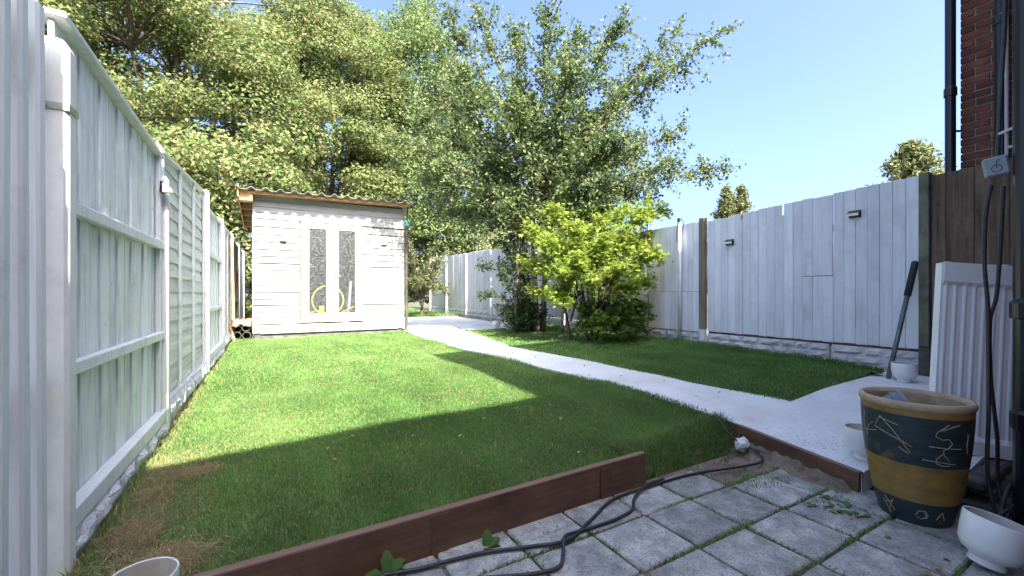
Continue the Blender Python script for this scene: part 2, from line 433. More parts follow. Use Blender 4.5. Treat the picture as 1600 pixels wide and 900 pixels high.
def bev_mesh(sx, sy, sz, b):
    key = (round(sx, 3), round(sy, 3), round(sz, 3), round(b, 4))
    if key in _bc:
        return _bc[key]
    bm = bmesh.new()
    bmesh.ops.create_cube(bm, size=1.0)
    for v in bm.verts:
        v.co = Vector((v.co.x * key[0], v.co.y * key[1], v.co.z * key[2]))
    bmesh.ops.bevel(bm, geom=list(bm.edges), offset=b, segments=1, affect='EDGES', clamp_overlap=True)
    me = bpy.data.meshes.new('board')
    bm.to_mesh(me)
    bm.free()
    _bc[key] = me
    return me


def board(name, mat, parent, x0, x1, y0, y1, z0, z1, b=0.003, rot=(0, 0, 0)):
    """one bevelled piece with its own origin; meshes are shared between alike pieces of one material"""
    key = (mat,)
    me = bev_mesh(x1 - x0, y1 - y0, z1 - z0, b)
    k2 = (me.name, mat)
    if k2 not in _bc:
        m2 = me if not me.materials else me.copy()
        if me.materials:
            m2.materials.clear()
        m2.materials.append(M[mat])
        _bc[k2] = m2
    return link_mesh(name, _bc[k2], None, parent, ((x0 + x1) / 2, (y0 + y1) / 2, (z0 + z1) / 2), rot)


def np_mesh(name, verts, quads, mat, parent=None, loc=(0, 0, 0), tint=None, tri=False, smooth=False):
    k = 3 if tri else 4
    me = bpy.data.meshes.new(name)
    nv, nq = len(verts), len(quads)
    me.vertices.add(nv)
    me.vertices.foreach_set('co', np.ascontiguousarray(verts, dtype=np.float32).ravel())
    me.loops.add(nq * k)
    me.loops.foreach_set('vertex_index', np.ascontiguousarray(quads, dtype=np.int32).ravel())
    me.polygons.add(nq)
    me.polygons.foreach_set('loop_start', np.arange(0, nq * k, k, dtype=np.int32))
    me.update(calc_edges=True)
    if tint is not None:
        at = me.attributes.new('tint', 'FLOAT_COLOR', 'POINT')
        at.data.foreach_set('color', np.ascontiguousarray(tint, dtype=np.float32).ravel())
    return link_mesh(name, me, mat, parent, loc, smooth=smooth)


def unit(a):
    return a / np.maximum(np.linalg.norm(a, axis=1, keepdims=True), 1e-6)


def leaves(c, length, width, up=0.5, out=None, droop=0.0, fold=0.15):
    """many small folded rhombic leaves; returns verts, quads"""
    n = len(c)
    L = (length * rng.uniform(0.65, 1.25, n))[:, None]
    W = (width * rng.uniform(0.7, 1.2, n))[:, None]
    nor = rng.normal(size=(n, 3))
    nor[:, 2] += up * 2
    if out is not None:
        nor += out
    nor = unit(nor)
    ax = rng.normal(size=(n, 3))
    ax[:, 2] -= droop
    ax = unit(ax - nor * np.sum(ax * nor, axis=1, keepdims=True))
    sd = np.cross(nor, ax)
    v = np.stack([c - ax * L * 0.5, c + sd * W * 0.5 + nor * W * fold, c + ax * L * 0.5, c - sd * W * 0.5 + nor * W * fold], axis=1).reshape(-1, 3)
    q = np.arange(4 * n).reshape(n, 4)
    return v, q


def star_leaves(c, length, up=0.6, droop=0.3, lobes=5):
    """palmate leaves: a fan of narrow lobes"""
    n = len(c)
    L = (length * rng.uniform(0.65, 1.2, n))[:, None]
    nor = rng.normal(size=(n, 3)); nor[:, 2] += up * 2; nor = unit(nor)
    ax = rng.normal(size=(n, 3)); ax[:, 2] -= droop
    ax = unit(ax - nor * np.sum(ax * nor, axis=1, keepdims=True))
    sd = np.cross(nor, ax)
    vs = []
    for k in range(lobes):
        a = (k - (lobes - 1) / 2) * R(42)
        d = ax * math.cos(a) + sd * math.sin(a)
        e = np.cross(nor, d)
        l = L * (1.0 - 0.13 * abs(k - (lobes - 1) / 2))
        vs.append(np.stack([c, c + d * l * 0.45 + e * l * 0.16, c + d * l - nor * l * 0.12, c + d * l * 0.45 - e * l * 0.16], axis=1))
    v = np.concatenate(vs, axis=1).reshape(-1, 3)
    q = np.arange(len(v)).reshape(-1, 4)
    return v, q


def bez(a, b, c, n):
    t = np.linspace(0, 1, n)[:, None]
    a, b, c = np.array(a, float), np.array(b, float), np.array(c, float)
    return (1 - t) ** 2 * a + 2 * t * (1 - t) * b + t * t * c


# ------------------------------------------------------------------ levels
PATIO = -1.15


def path_z(x, y):
    dip = 0.11 * np.clip((4.6 - x) / 1.6, 0, 1) * np.clip((3.2 - y) / 1.4, 0, 1)
    return -0.93 + 0.019 * (x - 2.8) + 0.0075 * (y - 1.5) - dip


def path_left(y):
    return np.interp(y, [1.8, 2.04, 2.25, 2.55, 2.87, 3.47, 4.3, 5.17, 5.9, 6.65, 8.2, 10.0], [3.16, 3.17, 3.19, 3.15, 3.09, 3.00, 2.95, 2.89, 2.80, 2.72, 2.72, 2.80])


def path_right(y):
    return np.interp(y, [1.96, 2.09, 2.5, 2.95, 3.42, 4.67, 5.3, 6.04, 7.02, 8.2, 9.47], [3.93, 3.91, 3.82, 3.73, 3.68, 3.63, 3.55, 3.47, 3.63, 3.82, 3.98])


def lawn_z(x, y):
    x = np.asarray(x, float); y = np.asarray(y, float)
    zl = -1.10 + (y - 2.0) * 0.025
    zr = path_z(2.95, y) + 0.0
    t = np.clip((x + 0.7) / 3.5, 0, 1)
    left = zl * (1 - t) + zr * t
    # low spill of turf beyond the end of the edging board
    e = np.clip((2.10 - y) / 0.26, 0, 1) * np.clip((x - 1.96) / 0.08, 0, 1)
    left = left - 0.21 * e ** 2
    right = path_z(x, y) + 0.03 * np.clip(x - 3.65, 0, 3) * np.clip((y - 1.9) / 0.8, 0, 1) * np.clip((9.3 - y) / 0.8, 0, 1)
    bump = 0.010 * np.sin(x * 3.1 + y * 1.7) + 0.008 * np.sin(x * 1.3 - y * 2.9)
    return np.where(x > 3.3, right, left) + bump


# ------------------------------------------------------------------ ground, lawn, patio, path
g = MB().add([(-400, -300, -1.32), (500, -300, -1.32), (500, 900, -1.32), (-400, 900, -1.32)], [(0, 1, 2, 3)]).build('ground', 'ground')
tag(g, kind='structure')

xs = np.concatenate([np.linspace(-0.82, 1.9, 26), np.linspace(1.955, 2.1, 5), np.linspace(2.2, 6.1, 36)])
ys = np.concatenate([np.linspace(1.82, 2.12, 9), np.linspace(2.2, 10, 86), np.linspace(10.3, 27, 40)])
XX, YY = np.meshgrid(xs, ys)
ZZ = lawn_z(XX, YY) - 0.022
ZZ = np.where((XX > 2.6) & (YY > 8.95 - 0.258 * (XX - 3.9)) & (YY < 14.1), ZZ - 0.06, ZZ)
ZZ = np.where((XX > 3.10) & (YY < 1.99), -1.2, ZZ)
vv = np.stack([XX, YY, ZZ], -1).reshape(-1, 3)
nx, ny = len(xs), len(ys)
qq = np.array([[j * nx + i, j * nx + i + 1, (j + 1) * nx + i + 1, (j + 1) * nx + i] for j in range(ny - 1) for i in range(nx - 1)])
o = np_mesh('lawn', vv, qq, 'turf', smooth=True)
tag(o, kind='structure')

patio = MB().add([(-3.0, -2.64, PATIO - 0.022), (6.0, -2.64, PATIO - 0.022), (6.0, 1.86, PATIO - 0.022), (-3.0, 1.86, PATIO - 0.022)], [(0, 1, 2, 3)]).build('patio', 'soil')
tag(patio, kind='structure')
# paving slabs, each its own piece
GX = [-0.95, -0.60, -0.25, 0.11, 0.46, 0.81, 1.16, 1.51 - 0.16, 1.70, 2.045, 2.395, 2.735, 3.07]
GX = [1.70 - 0.35 * k for k in range(8, 0, -1)] + [1.70, 2.045, 2.395, 2.735, 3.07]
GY = [1.815, 1.545, 1.232, 0.912, 0.592, 0.27, -0.05, -0.37]
for j in range(len(GY) - 1):
    for i in range(len(GX) - 1):
        x0, x1, y1, y0 = GX[i], GX[i + 1], GY[j], GY[j + 1]
        if j == 0 and x0 > 2.2:
            continue          # bare soil by the corner of the concrete
        if x0 > 2.7 and y0 > 1.3:
            continue
        if x0 > 2.7 and y0 > 1.1:
            x1 = 2.95
        gpx = 0.008 + random.uniform(-0.002, 0.003)
        zt = PATIO + random.uniform(-0.004, 0.004)
        xc = (x0 + x1) / 2
        dy = -0.018 * (xc - 1.9)
        y1c = min(y1 + dy, 1.80)
        board('slab', 'slab', patio, x0 + gpx, x1 - gpx, y0 + dy + gpx, y1c - gpx, zt - 0.045, zt, 0.007,
              (random.uniform(-0.008, 0.008), random.uniform(-0.008, 0.008), random.uniform(-0.012, 0.012)))

# concrete path and pad, one cast sheet
bm = bmesh.new()


def path_strip(left, right, top_off=0.0):
    rows = []
    for (xa, ya), (xb, yb) in zip(left, right):
        row = []
        for k in range(7):
            t = k / 6
            x, y = xa + (xb - xa) * t, ya + (yb - ya) * t
            row.append(bm.verts.new((x, y, float(path_z(x, y)) + top_off)))
        rows.append(row)
    for a, b in zip(rows[:-1], rows[1:]):
        for k in range(6):
            bm.faces.new((a[k], a[k + 1], b[k + 1], b[k]))
    return rows


yv = [1.96, 2.3, 2.75, 3.3, 4.0, 4.6, 5.2, 5.8, 6.4, 7.0, 7.6, 8.3, 9.0, 9.8]
yv = np.linspace(1.96, 9.8, 40)
edgeL = [(float(path_left(y)) + 0.012 * math.sin(y * 7) - 0.03, float(y)) for y in yv]
edgeR = [(float(path_right(y)) + 0.015 * math.sin(y * 6 + 1) + 0.03, float(y)) for y in yv]
path_strip(edgeL, edgeR)
path_strip([(2.83, 9.81), (2.86, 11.0), (2.9, 14.4)], [(5.5, 9.81), (5.55, 10.4), (5.6, 13.6)], -0.004)
path_strip([(3.90, 8.95), (4.20, 9.80)], [(5.40, 8.55), (5.5, 9.80)], -0.008)
path_strip([(2.965, 1.09), (3.06, 1.5), (3.11, 1.75), (3.155, 1.96)], [(5.96, 1.09), (5.96, 1.6), (5.95, 1.88), (5.92, 1.96)])
path_strip([(3.30, 0.765), (3.30, 1.09)], [(5.96, 0.765), (5.96, 1.09)])
r = bmesh.ops.extrude_face_region(bm, geom=list(bm.faces))
for e in r['geom']:
    if isinstance(e, bmesh.types.BMVert):
        e.co.z -= 0.12
bmesh.ops.recalc_face_normals(bm, faces=list(bm.faces))
me = bpy.data.meshes.new('path'); bm.to_mesh(me); bm.free()
tag(link_mesh('path', me, 'concrete'), kind='structure')


# ------------------------------------------------------------------ grass blades
def grass(name, label, x, y, z, hgt, wid, tint, lean=0.55):
    n = len(x)
    a = rng.uniform(0, 2 * PI, n)
    b = rng.uniform(0, 2 * PI, n)
    le = np.abs(rng.normal(0, lean, n)) + 0.1
    base = np.stack([x, y, z], 1)
    side = np.stack([np.cos(a), np.sin(a), np.zeros(n)], 1) * (wid * 0.5)[:, None]
    dr = np.stack([np.cos(b), np.sin(b), np.zeros(n)], 1)
    up = np.array([0, 0, 1.0])
    mid = base + dr * (hgt * le * 0.28)[:, None] + up * (hgt * 0.58)[:, None]
    tip = base + dr * (hgt * le * 0.85)[:, None] + up * (hgt * np.clip(1.05 - 0.35 * le, 0.25, 1))[:, None]
    v = np.stack([base - side, base + side, mid + side * 0.8, mid - side * 0.8, tip], 1).reshape(-1, 3)
    i = np.arange(n)[:, None] * 5
    t = np.concatenate([i + [0, 1, 2], i + [0, 2, 3], i + [3, 2, 4]], 0)
    tn = np.repeat(np.concatenate([tint, np.ones((n, 1))], 1), 5, axis=0)
    o = np_mesh(name, v, t, 'grass', tri=True, tint=tn)
    return tag(o, label, 'grass', kind='stuff')


def noise2(x, y, s, seed):
    r_ = np.random.default_rng(seed)
    out = np.zeros_like(x)
    for k in range(7):
        a = r_.uniform(0, 2 * PI); f = s * r_.uniform(0.5, 1.8); p = r_.uniform(0, 2 * PI)
        out += np.sin((x * math.cos(a) + y * math.sin(a)) * f + p)
    return out / 7 * 1.6


def tints(x, y, dry):
    n = len(x)
    g0 = np.array([0.072, 0.225, 0.034]); g1 = np.array([0.295, 0.405, 0.15]); g2 = np.array([0.060, 0.165, 0.032])
    t = rng.uniform(0, 1, n)[:, None]
    big = np.clip(0.5 + 0.5 * noise2(x, y, 2.2, 3), 0, 1)[:, None]
    c = g0 * (1 - t) + g1 * t
    c = c * (0.40 + 0.60 * big) + g2 * (1 - big) * 0.60
    fine = np.clip(0.5 + 0.6 * noise2(x, y, 9.0, 31), 0, 1)[:, None]
    c = c * (0.80 + 0.36 * fine)
    straw = np.array([0.46, 0.35, 0.19]) * rng.uniform(0.7, 1.2, n)[:, None]
    isd = (rng.uniform(0, 1, n) < dry)[:, None]
    return np.where(isd, straw, c)


def scatter(n, x0, x1, y0, y1):
    return rng.uniform(x0, x1, n), rng.uniform(y0, y1, n)


STRAW = [(-0.37, 2.20, 0.17, 0.14), (-0.52, 2.50, 0.09, 0.17), (-0.38, 3.16, 0.15, 0.085), (-0.54, 1.98, 0.10, 0.12), (-0.52, 2.95, 0.07, 0.10)]
GX_, GY_, GH_, GW_, GT_ = [], [], [], [], []
for (n, y0, y1, h0, w0) in ((150000, 1.86, 3.4, 0.038, 0.0038), (95000, 3.4, 5.6, 0.036, 0.0052), (80000, 5.6, 9.9, 0.036, 0.0085)):
    x, y = scatter(n, -0.68, 3.2, y0, y1)
    ok = (x < path_left(y) + 0.01 * rng.normal(size=n)) & ~((y > 9.72) & (x > -0.2))
    x, y = x[ok], y[ok]
    dl = x + 0.68
    patch = np.clip(1.25 - dl / 0.40, 0, 1) * np.clip((3.7 - y) / 0.4, 0, 1) * np.clip(0.85 + 0.9 * noise2(x, y, 6, 9), 0, 1)
    far = np.clip(1 - dl / 0.16, 0, 1) * 0.6
    front = np.clip((2.35 - y) / 0.4, 0, 1) * np.clip(1.1 - dl / 0.6, 0, 1) * np.clip(0.8 + 0.8 * noise2(x, y, 8, 5), 0, 1)
    spill = np.clip((2.02 - y) / 0.16, 0, 1) * np.clip((x - 1.97) / 0.1, 0, 1) * 0.45
    dry = np.clip(np.maximum(np.maximum(patch, far), front), 0, 0.93)
    straw_ = np.zeros(len(x))
    for (cx, cy, rx, ry) in STRAW:
        straw_ = np.maximum(straw_, np.clip(1.6 - 1.6 * np.sqrt(((x - cx) / rx) ** 2 + ((y - cy) / ry) ** 2) + 0.5 * noise2(x, y, 14, 8), 0, 1))
    dry = np.maximum(dry, straw_ * 0.9)
    keep = rng.uniform(0, 1, len(x)) > np.maximum(dry * 0.45, straw_ * 0.85)
    x, y, dry, spill = x[keep], y[keep], dry[keep], spill[keep]
    hh = h0 * rng.uniform(0.55, 1.25, len(x)) * (0.8 + 0.35 * np.clip(noise2(x, y, 4, 21), -1, 1)) * (1 - 0.45 * dry)
    edge = (path_left(y) - x < 0.06) | (y < 1.90)
    hh = np.where(edge, hh * rng.uniform(1.0, 1.7, len(x)), hh)
    tuft = (x > 2.0) & (y < 2.12)
    hh = np.where(tuft, hh * 1.9, hh)
    GX_.append(x); GY_.append(y); GH_.append(hh)
    GW_.append(w0 * rng.uniform(0.7, 1.3, len(x))); GT_.append(tints(x, y, np.maximum(np.maximum(dry, spill), 0.045)))
n = 9000
x, y = scatter(n, 1.99, 3.10, 1.83, 2.12)
GX_.append(x); GY_.append(y); GH_.append(0.085 * rng.uniform(0.5, 1.3, n)); GW_.append(0.0045 * rng.uniform(0.7, 1.3, n)); GT_.append(tints(x, y, np.full(n, 0.12)))
x, y = np.concatenate(GX_), np.concatenate(GY_)
grass('grass', 'mown green grass of the large lawn running up to the shed', x, y, lawn_z(x, y) - 0.024, np.concatenate(GH_), np.concatenate(GW_), np.concatenate(GT_))

GX_, GY_, GH_, GW_, GT_ = [], [], [], [], []
for (n, y0, y1, h0, w0) in ((52000, 1.97, 4.2, 0.038, 0.0065), (60000, 4.2, 10.0, 0.038, 0.0095)):
    x, y = scatter(n, 3.4, 5.93, y0, y1)
    ok = (x > path_right(y) + 0.012 * rng.normal(size=n)) & (x - 3.6 < 40) & ~((x > 4.6) & (y > 5.4) & (y < 8.4) & (rng.uniform(0, 1, n) < 0.75))
    # grass stops on a slanting line where the concrete widens beyond the shrub
    ok &= ~((x - 3.90) * 0.258 + (y - 8.93) > 0.01 * rng.normal(size=n))
    x, y = x[ok], y[ok]
    hh = h0 * rng.uniform(0.55, 1.25, len(x)) * np.where(x > 5.75, 1.6, 1.0) * np.where(x - path_right(y) < 0.06, 1.4, 1.0)
    GX_.append(x); GY_.append(y); GH_.append(hh); GW_.append(w0 * rng.uniform(0.7, 1.3, len(x)))
    GT_.append(tints(x, y, np.full(len(x), 0.03)))
x, y = np.concatenate(GX_), np.concatenate(GY_)
grass('grass', 'green grass of the smaller lawn between path and lilac fence', x, y, lawn_z(x, y) - 0.024, np.concatenate(GH_), np.concatenate(GW_), np.concatenate(GT_))

n = 26000
x, y = scatter(n, 2.9, 6.0, 14.0, 26)
grass('grass', 'patch of grass beyond the concrete behind the shed', x, y, lawn_z(x, y) - 0.024, 0.06 * rng.uniform(0.6, 1.3, n), 0.02 * rng.uniform(0.7, 1.3, n), tints(x, y, np.full(n, 0.1)))

# grass and moss in the joints of the paving
jx, jy = [], []
for gx in GX[4:]:
    k = 1000
    yy = rng.uniform(0.1, 1.78, k); xx = gx + rng.normal(0, 0.006, k)
    ok = np.clip(0.45 + 0.9 * noise2(xx * 1.0, yy, 9, int(gx * 100) % 97 + 1), 0, 1) > rng.uniform(0, 1, k)
    jx.append(xx[ok]); jy.append(yy[ok])
for gy in GY[:6]:
    k = 2100
    xx = rng.uniform(0.0, 3.05, k); yy = gy - 0.018 * (xx - 1.9) + rng.normal(0, 0.006, k)
    ok = np.clip(0.45 + 0.9 * noise2(xx, yy, 9, int(gy * 100) % 89 + 1), 0, 1) > rng.uniform(0, 1, k)
    jx.append(xx[ok]); jy.append(yy[ok])
for (cx, cy, s, k) in ((2.55, 1.50, 0.13, 500), (2.70, 1.42, 0.10, 300), (2.62, 1.15, 0.07, 160), (1.62, 1.60, 0.05, 140), (2.80, 1.12, 0.10, 420), (2.62, 0.98, 0.10, 260), (2.35, 0.92, 0.06, 120),
                       (1.66, 1.73, 0.05, 260), (1.20, 1.66, 0.03, 80), (2.2, 1.72, 0.14, 420), (2.05, 1.25, 0.04, 130), (2.30, 0.62, 0.05, 80)):
    jx.append(rng.normal(cx, s, k)); jy.append(rng.normal(cy, s * 0.35, k))
x, y = np.concatenate(jx), np.concatenate(jy)
ok = (y < 1.80)
x, y = x[ok], y[ok]
k = len(x)
grass('grass', 'low grass and moss growing in the joints of the paving', x, y, np.full(k, PATIO - 0.015), 0.021 * rng.uniform(0.5, 1.6, k), 0.0042 * rng.uniform(0.7, 1.4, k),
      tints(x, y, np.full(k, 0.22)) * 0.95, lean=0.9)

sx, sy = [], []
for (cx, cy, rx, ry) in STRAW:
    k = int(90000 * rx * ry)
    sx.append(rng.normal(cx, rx * 0.48, k)); sy.append(rng.normal(cy, ry * 0.48, k))
x, y = np.concatenate(sx), np.concatenate(sy)
ok = (x > -0.67) & (y > 1.85)
x, y = x[ok], y[ok]
k = len(x)
grass('dry_grass', 'dead straw coloured grass in worn patches beside the white fence', x, y, lawn_z(x, y) - 0.020, 0.030 * rng.uniform(0.5, 1.5, k), 0.0035 * rng.uniform(0.7, 1.4, k),
      tints(x, y, np.full(k, 0.93)), lean=2.2)

# long grass at the feet of both fences
k = 1500
y = rng.uniform(1.9, 9.3, k); x = -0.66 + np.abs(rng.normal(0, 0.02, k))
grass('grass', 'long grass tufts at the foot of the white post and panel fence', x, y, lawn_z(x, y) - 0.02, 0.036 * rng.uniform(0.5, 2.2, k), 0.005 * rng.uniform(0.7, 1.4, k), tints(x, y, np.full(k, 0.4)))


# ------------------------------------------------------------------ houses (the one behind the camera shades the garden)
h = thing('terraced_house', 'red brick terraced house with a projecting rear wing and tiled roof', 'house', (0, -2.65, PATIO))
EV = 5.07 - PATIO
MB().box(-7, 6.0, -6.6, 0, 0, EV).build('wall', 'brickwall', h)
wg = MB().box(2.26, 5.98, 0.01, 2.92, 0, EV).build('wall', 'brickwall', h)
m = MB()
m.add([(-7.3, 0.30, EV), (6.2, 0.30, EV), (6.2, -6.9, EV), (-7.3, -6.9, EV), (-7.3, -3.3, EV + 2.3), (6.2, -3.3, EV + 2.3),
       (-7.3, 0.30, EV - 0.14), (6.2, 0.30, EV - 0.14), (6.2, -6.9, EV - 0.14), (-7.3, -6.9, EV - 0.14)],
      [(0, 1, 5, 4), (2, 3, 4, 5), (0, 4, 3), (1, 2, 5), (6, 7, 1, 0), (7, 8, 2, 1), (8, 9, 3, 2), (9, 6, 0, 3), (9, 8, 7, 6)])
m.build('roof', 'tile', h)
m = MB()
m.add([(2.03, -2, EV + 0.01), (6.18, -2, EV + 0.01), (6.18, 3.22, EV + 0.01), (2.03, 3.22, EV + 0.01), (4.0, -2.3, EV + 1.5), (4.0, 1.2, EV + 1.5),
       (2.03, -2, EV - 0.13), (6.18, -2, EV - 0.13), (6.18, 3.22, EV - 0.13), (2.03, 3.22, EV - 0.13)],
      [(2, 3, 5), (3, 0, 4, 5), (1, 2, 5, 4), (0, 1, 4), (8, 9, 3, 2), (9, 6, 0, 3), (7, 8, 2, 1), (6, 7, 1, 0), (6, 9, 8, 7)])
m.build('roof', 'tile', h)
for (x0, x1, y, z0, z1) in ((-2.4, -0.6, 0.0, 0.9, 2.2), (-2.3, -0.7, 0.0, 3.7, 4.9), (0.2, 1.3, 0.0, 3.7, 4.9), (3.2, 4.6, 2.92, 3.6, 4.8)):
    f = MB().box(x0, x1, y, y + 0.05, z0, z1).build('window', 'door_paint', h)
    MB().box(x0 + 0.07, (x0 + x1) / 2 - 0.03, y + 0.05, y + 0.055, z0 + 0.07, z1 - 0.07).build('pane', 'window_glass', f)
    MB().box((x0 + x1) / 2 + 0.03, x1 - 0.07, y + 0.05, y + 0.055, z0 + 0.07, z1 - 0.07).build('pane', 'window_glass', f)
MB().box(0.3, 1.25, 0.0, 0.05, 0.02, 2.1).build('door', 'door_paint', h)

# neighbour's house, seen as a strip of brickwork above the dark fence
nb = thing('brick_house', 'red brick side of the neighbouring house rising above the dark board fence', 'house', (6.10, 1.42, PATIO))
MB().box(0.012, 7.0, -9.0, -0.012, 0, 7.0).build('wall', 'mortar', nb)
MB().add([(-0.25, 0.25, 7.0), (7.25, 0.25, 7.0), (7.25, -9.25, 7.0), (-0.25, -9.25, 7.0), (3.5, -2.5, 9.2), (3.5, -6.5, 9.2)],
         [(0, 1, 4), (1, 2, 5, 4), (2, 3, 5), (3, 0, 4, 5), (3, 2, 1, 0)]).build('roof', 'tile', nb)
for cn in range(24, 62):
    z0 = cn * 0.0755 + random.uniform(-0.0015, 0.0015)
    y = 0.0
    seq = ['s', 'h'] if cn % 2 else ['h', 's']
    k = 0
    if cn % 2:
        pass
    while y > -0.80:
        L = (0.205 if seq[k % 2] == 's' else 0.098) + random.uniform(-0.003, 0.003)
        px = random.uniform(-0.003, 0.003)
        board('brick', 'brick', nb, px, px + 0.05, y - L, y, z0, z0 + 0.065, 0.005)
        y -= L + 0.0105
        k += 1


def pipe(name, label, x, y, z0, z1, r, mat='black_pipe', collars=(), clip=(), group=None):
    t = thing(name, label, 'drainpipe', (x, y, z0), group=group)
    MB().tube([(0, 0, 0), (0, 0, z1 - z0)], r, 16).build('pipe', mat, t, smooth=False)
    for c in collars:
        MB().lathe([(r, c - 0.05), (r * 1.22, c - 0.045), (r * 1.22, c + 0.03), (r * 1.1, c + 0.04), (r, c + 0.05)], 16).build('collar', mat, t)
    for c, dx, dy in clip:
        MB().tube([(0, 0, c), (dx, dy, c)], 0.012, 6).build('bracket', mat, t)
    return t


pipe('drainpipe', 'slim black drainpipe at the outer corner of the neighbouring brick house', 6.03, 1.475, -0.95, 5.8, 0.042, collars=(3.0, 0.9, 4.6), clip=((2.6, 0.1, -0.07), (0.5, 0.1, -0.07)))
pipe('drainpipe', 'black drainpipe on the neighbouring brick wall behind the cable box', 6.03, 1.13, -0.95, 5.8, 0.045, collars=(3.55, 1.2, 4.9), clip=((3.2, 0.09, 0), (1.0, 0.09, 0)))
pipe('drainpipe', 'thick black soil pipe beside the leaning white radiator', 3.27, 0.520, PATIO, 5.0, 0.055, collars=(1.07, 0.52, 2.9),
     clip=((0.9, 0.0, -0.25), (2.4, 0.0, -0.25), (4.0, 0.0, -0.25)))
# pale strip added as the lit edge of the soil pipe
t = thing('highlight', 'thin pale strip standing for the lit edge of the thick black soil pipe', 'highlight', (3.30, 0.600, PATIO))
MB().tube([(0, 0, 1.86), (0, 0, 6.0)], 0.007, 8).build('tube', 'pale_pipe', t)
MB().tube([(0, 0, 3.3), (0, -0.06, 3.3)], 0.008, 6).build('clip', 'pale_pipe', t)
MB().tube([(0, 0, 1.9), (0, -0.06, 1.9)], 0.008, 6).build('clip', 'pale_pipe', t)


# ------------------------------------------------------------------ fence pieces
def lattice_jit(a):
    return random.uniform(-a, a)


def closeboard(t, L, zb, zt0, zt1, mat, n, rails=(), rail_mat='paint_rail', rail_w=0.06, rail_d=0.04, cap=True, depth=0.018, uneven=0.0, name='board'):
    """vertical overlapping boards from local x 0..L; garden side is -y"""
    w = L / n
    for i in range(n):
        x0, x1 = i * w, (i + 1) * w
        f = (i + 0.5) / n
        zt = zt0 + (zt1 - zt0) * f + lattice_jit(uneven)
        dy = 0.004 * (i % 2) + lattice_jit(0.002)
        board(name, mat, t, x0 + 0.0015, x1 - 0.0015, dy, dy + depth, zb, zt, 0.003, (lattice_jit(0.002), lattice_jit(0.0025), R(2.2) + lattice_jit(0.01)))
    for z in rails:
        m = MB().box(-L / 2 - 0.01, L / 2 + 0.01, -rail_d, 0.0, -rail_w / 2, rail_w / 2)
        m.v = [(a, b, c) for a, b, c in m.v]
        board('rail', rail_mat, t, -0.01, L + 0.01, -rail_d - 0.006, -0.006, z - rail_w / 2, z + rail_w / 2, 0.006, (0, lattice_jit(0.003), 0))
    if cap:
        ang = -math.atan2(zt1 - zt0, L)
        board('cap', rail_mat, t, -0.02, L + 0.02, -0.045, 0.045, (zt0 + zt1) / 2 + 0.004, (zt0 + zt1) / 2 + 0.034, 0.006, (0, ang, 0))


def lap_panel(t, L, zb, zt0, zt1, mat, nrow, battens):
    zt = min(zt0, zt1)
    hrow = (zt - zb) / nrow
    for i in range(nrow + 1):
        z0 = zb + i * hrow
        o = board('slat', mat, t, 0.0, L, 0.004, 0.014, z0 - 0.02, z0 + hrow + 0.006, 0.002, (R(-5) + lattice_jit(0.03), lattice_jit(0.008), lattice_jit(0.006)))
    for b in battens:
        board('batten', 'paint_rail', t, b - 0.02, b + 0.02, -0.028, -0.004, zb - 0.02, zt0 + (zt1 - zt0) * b / L + 0.03, 0.004, (0, lattice_jit(0.004), 0))
    ang = -math.atan2(zt1 - zt0, L)
    zc = (zt0 + zt1) / 2
    board('cap', 'paint_rail', t, -0.01, L + 0.01, -0.032, 0.03, zc + 0.035, zc + 0.062, 0.005, (0, ang, 0))


def rock_board(name, label, loc, rz, L, h, seed, group=None, mat='rock_paint', rows=2, rnd=0.35):
    """rock faced concrete gravel board: every moulded stone is a piece of its own"""
    rr = random.Random(seed)
    t = thing(name, label, 'gravel board', loc, rz, group)
    board('core', mat, t, 0, L, 0.006, 0.05, -0.12, h, 0.004)
    for k in range(rows):
        x = 0.0
        z0 = k * h / rows
        while x < L - 0.03:
            w = min(rr.uniform(0.16, 0.34), L - x)
            if L - x - w < 0.08:
                w = L - x
            hh = h / rows
            nx_, nz_ = 5, 4
            vs, fs = [], []
            for b in range(nz_):
                for a in range(nx_):
                    edge = a in (0, nx_ - 1) or b in (0, nz_ - 1)
                    px = 0.004 + (w - 0.008) * a / (nx_ - 1)
                    pz = 0.004 + (hh - 0.008) * b / (nz_ - 1)
                    d = 0.0085 if edge else -rr.uniform(0.004, 0.026)
                    vs.append((px + (0 if edge else rr.uniform(-0.012, 0.012)), d, pz + (0 if edge else rr.uniform(-0.006, 0.006))))
            for b in range(nz_ - 1):
                for a in range(nx_ - 1):
                    i = b * nx_ + a
                    fs.append((i, i + 1, i + 1 + nx_, i + nx_))
            MB().add(vs, fs).build('stone', mat, t, (x, 0, z0))
            x += w
    return t


# white fence with concrete posts (runs from near the house to past the shed)
def lx(y):
    return -0.74 + 0.012 * (y - 2.4)


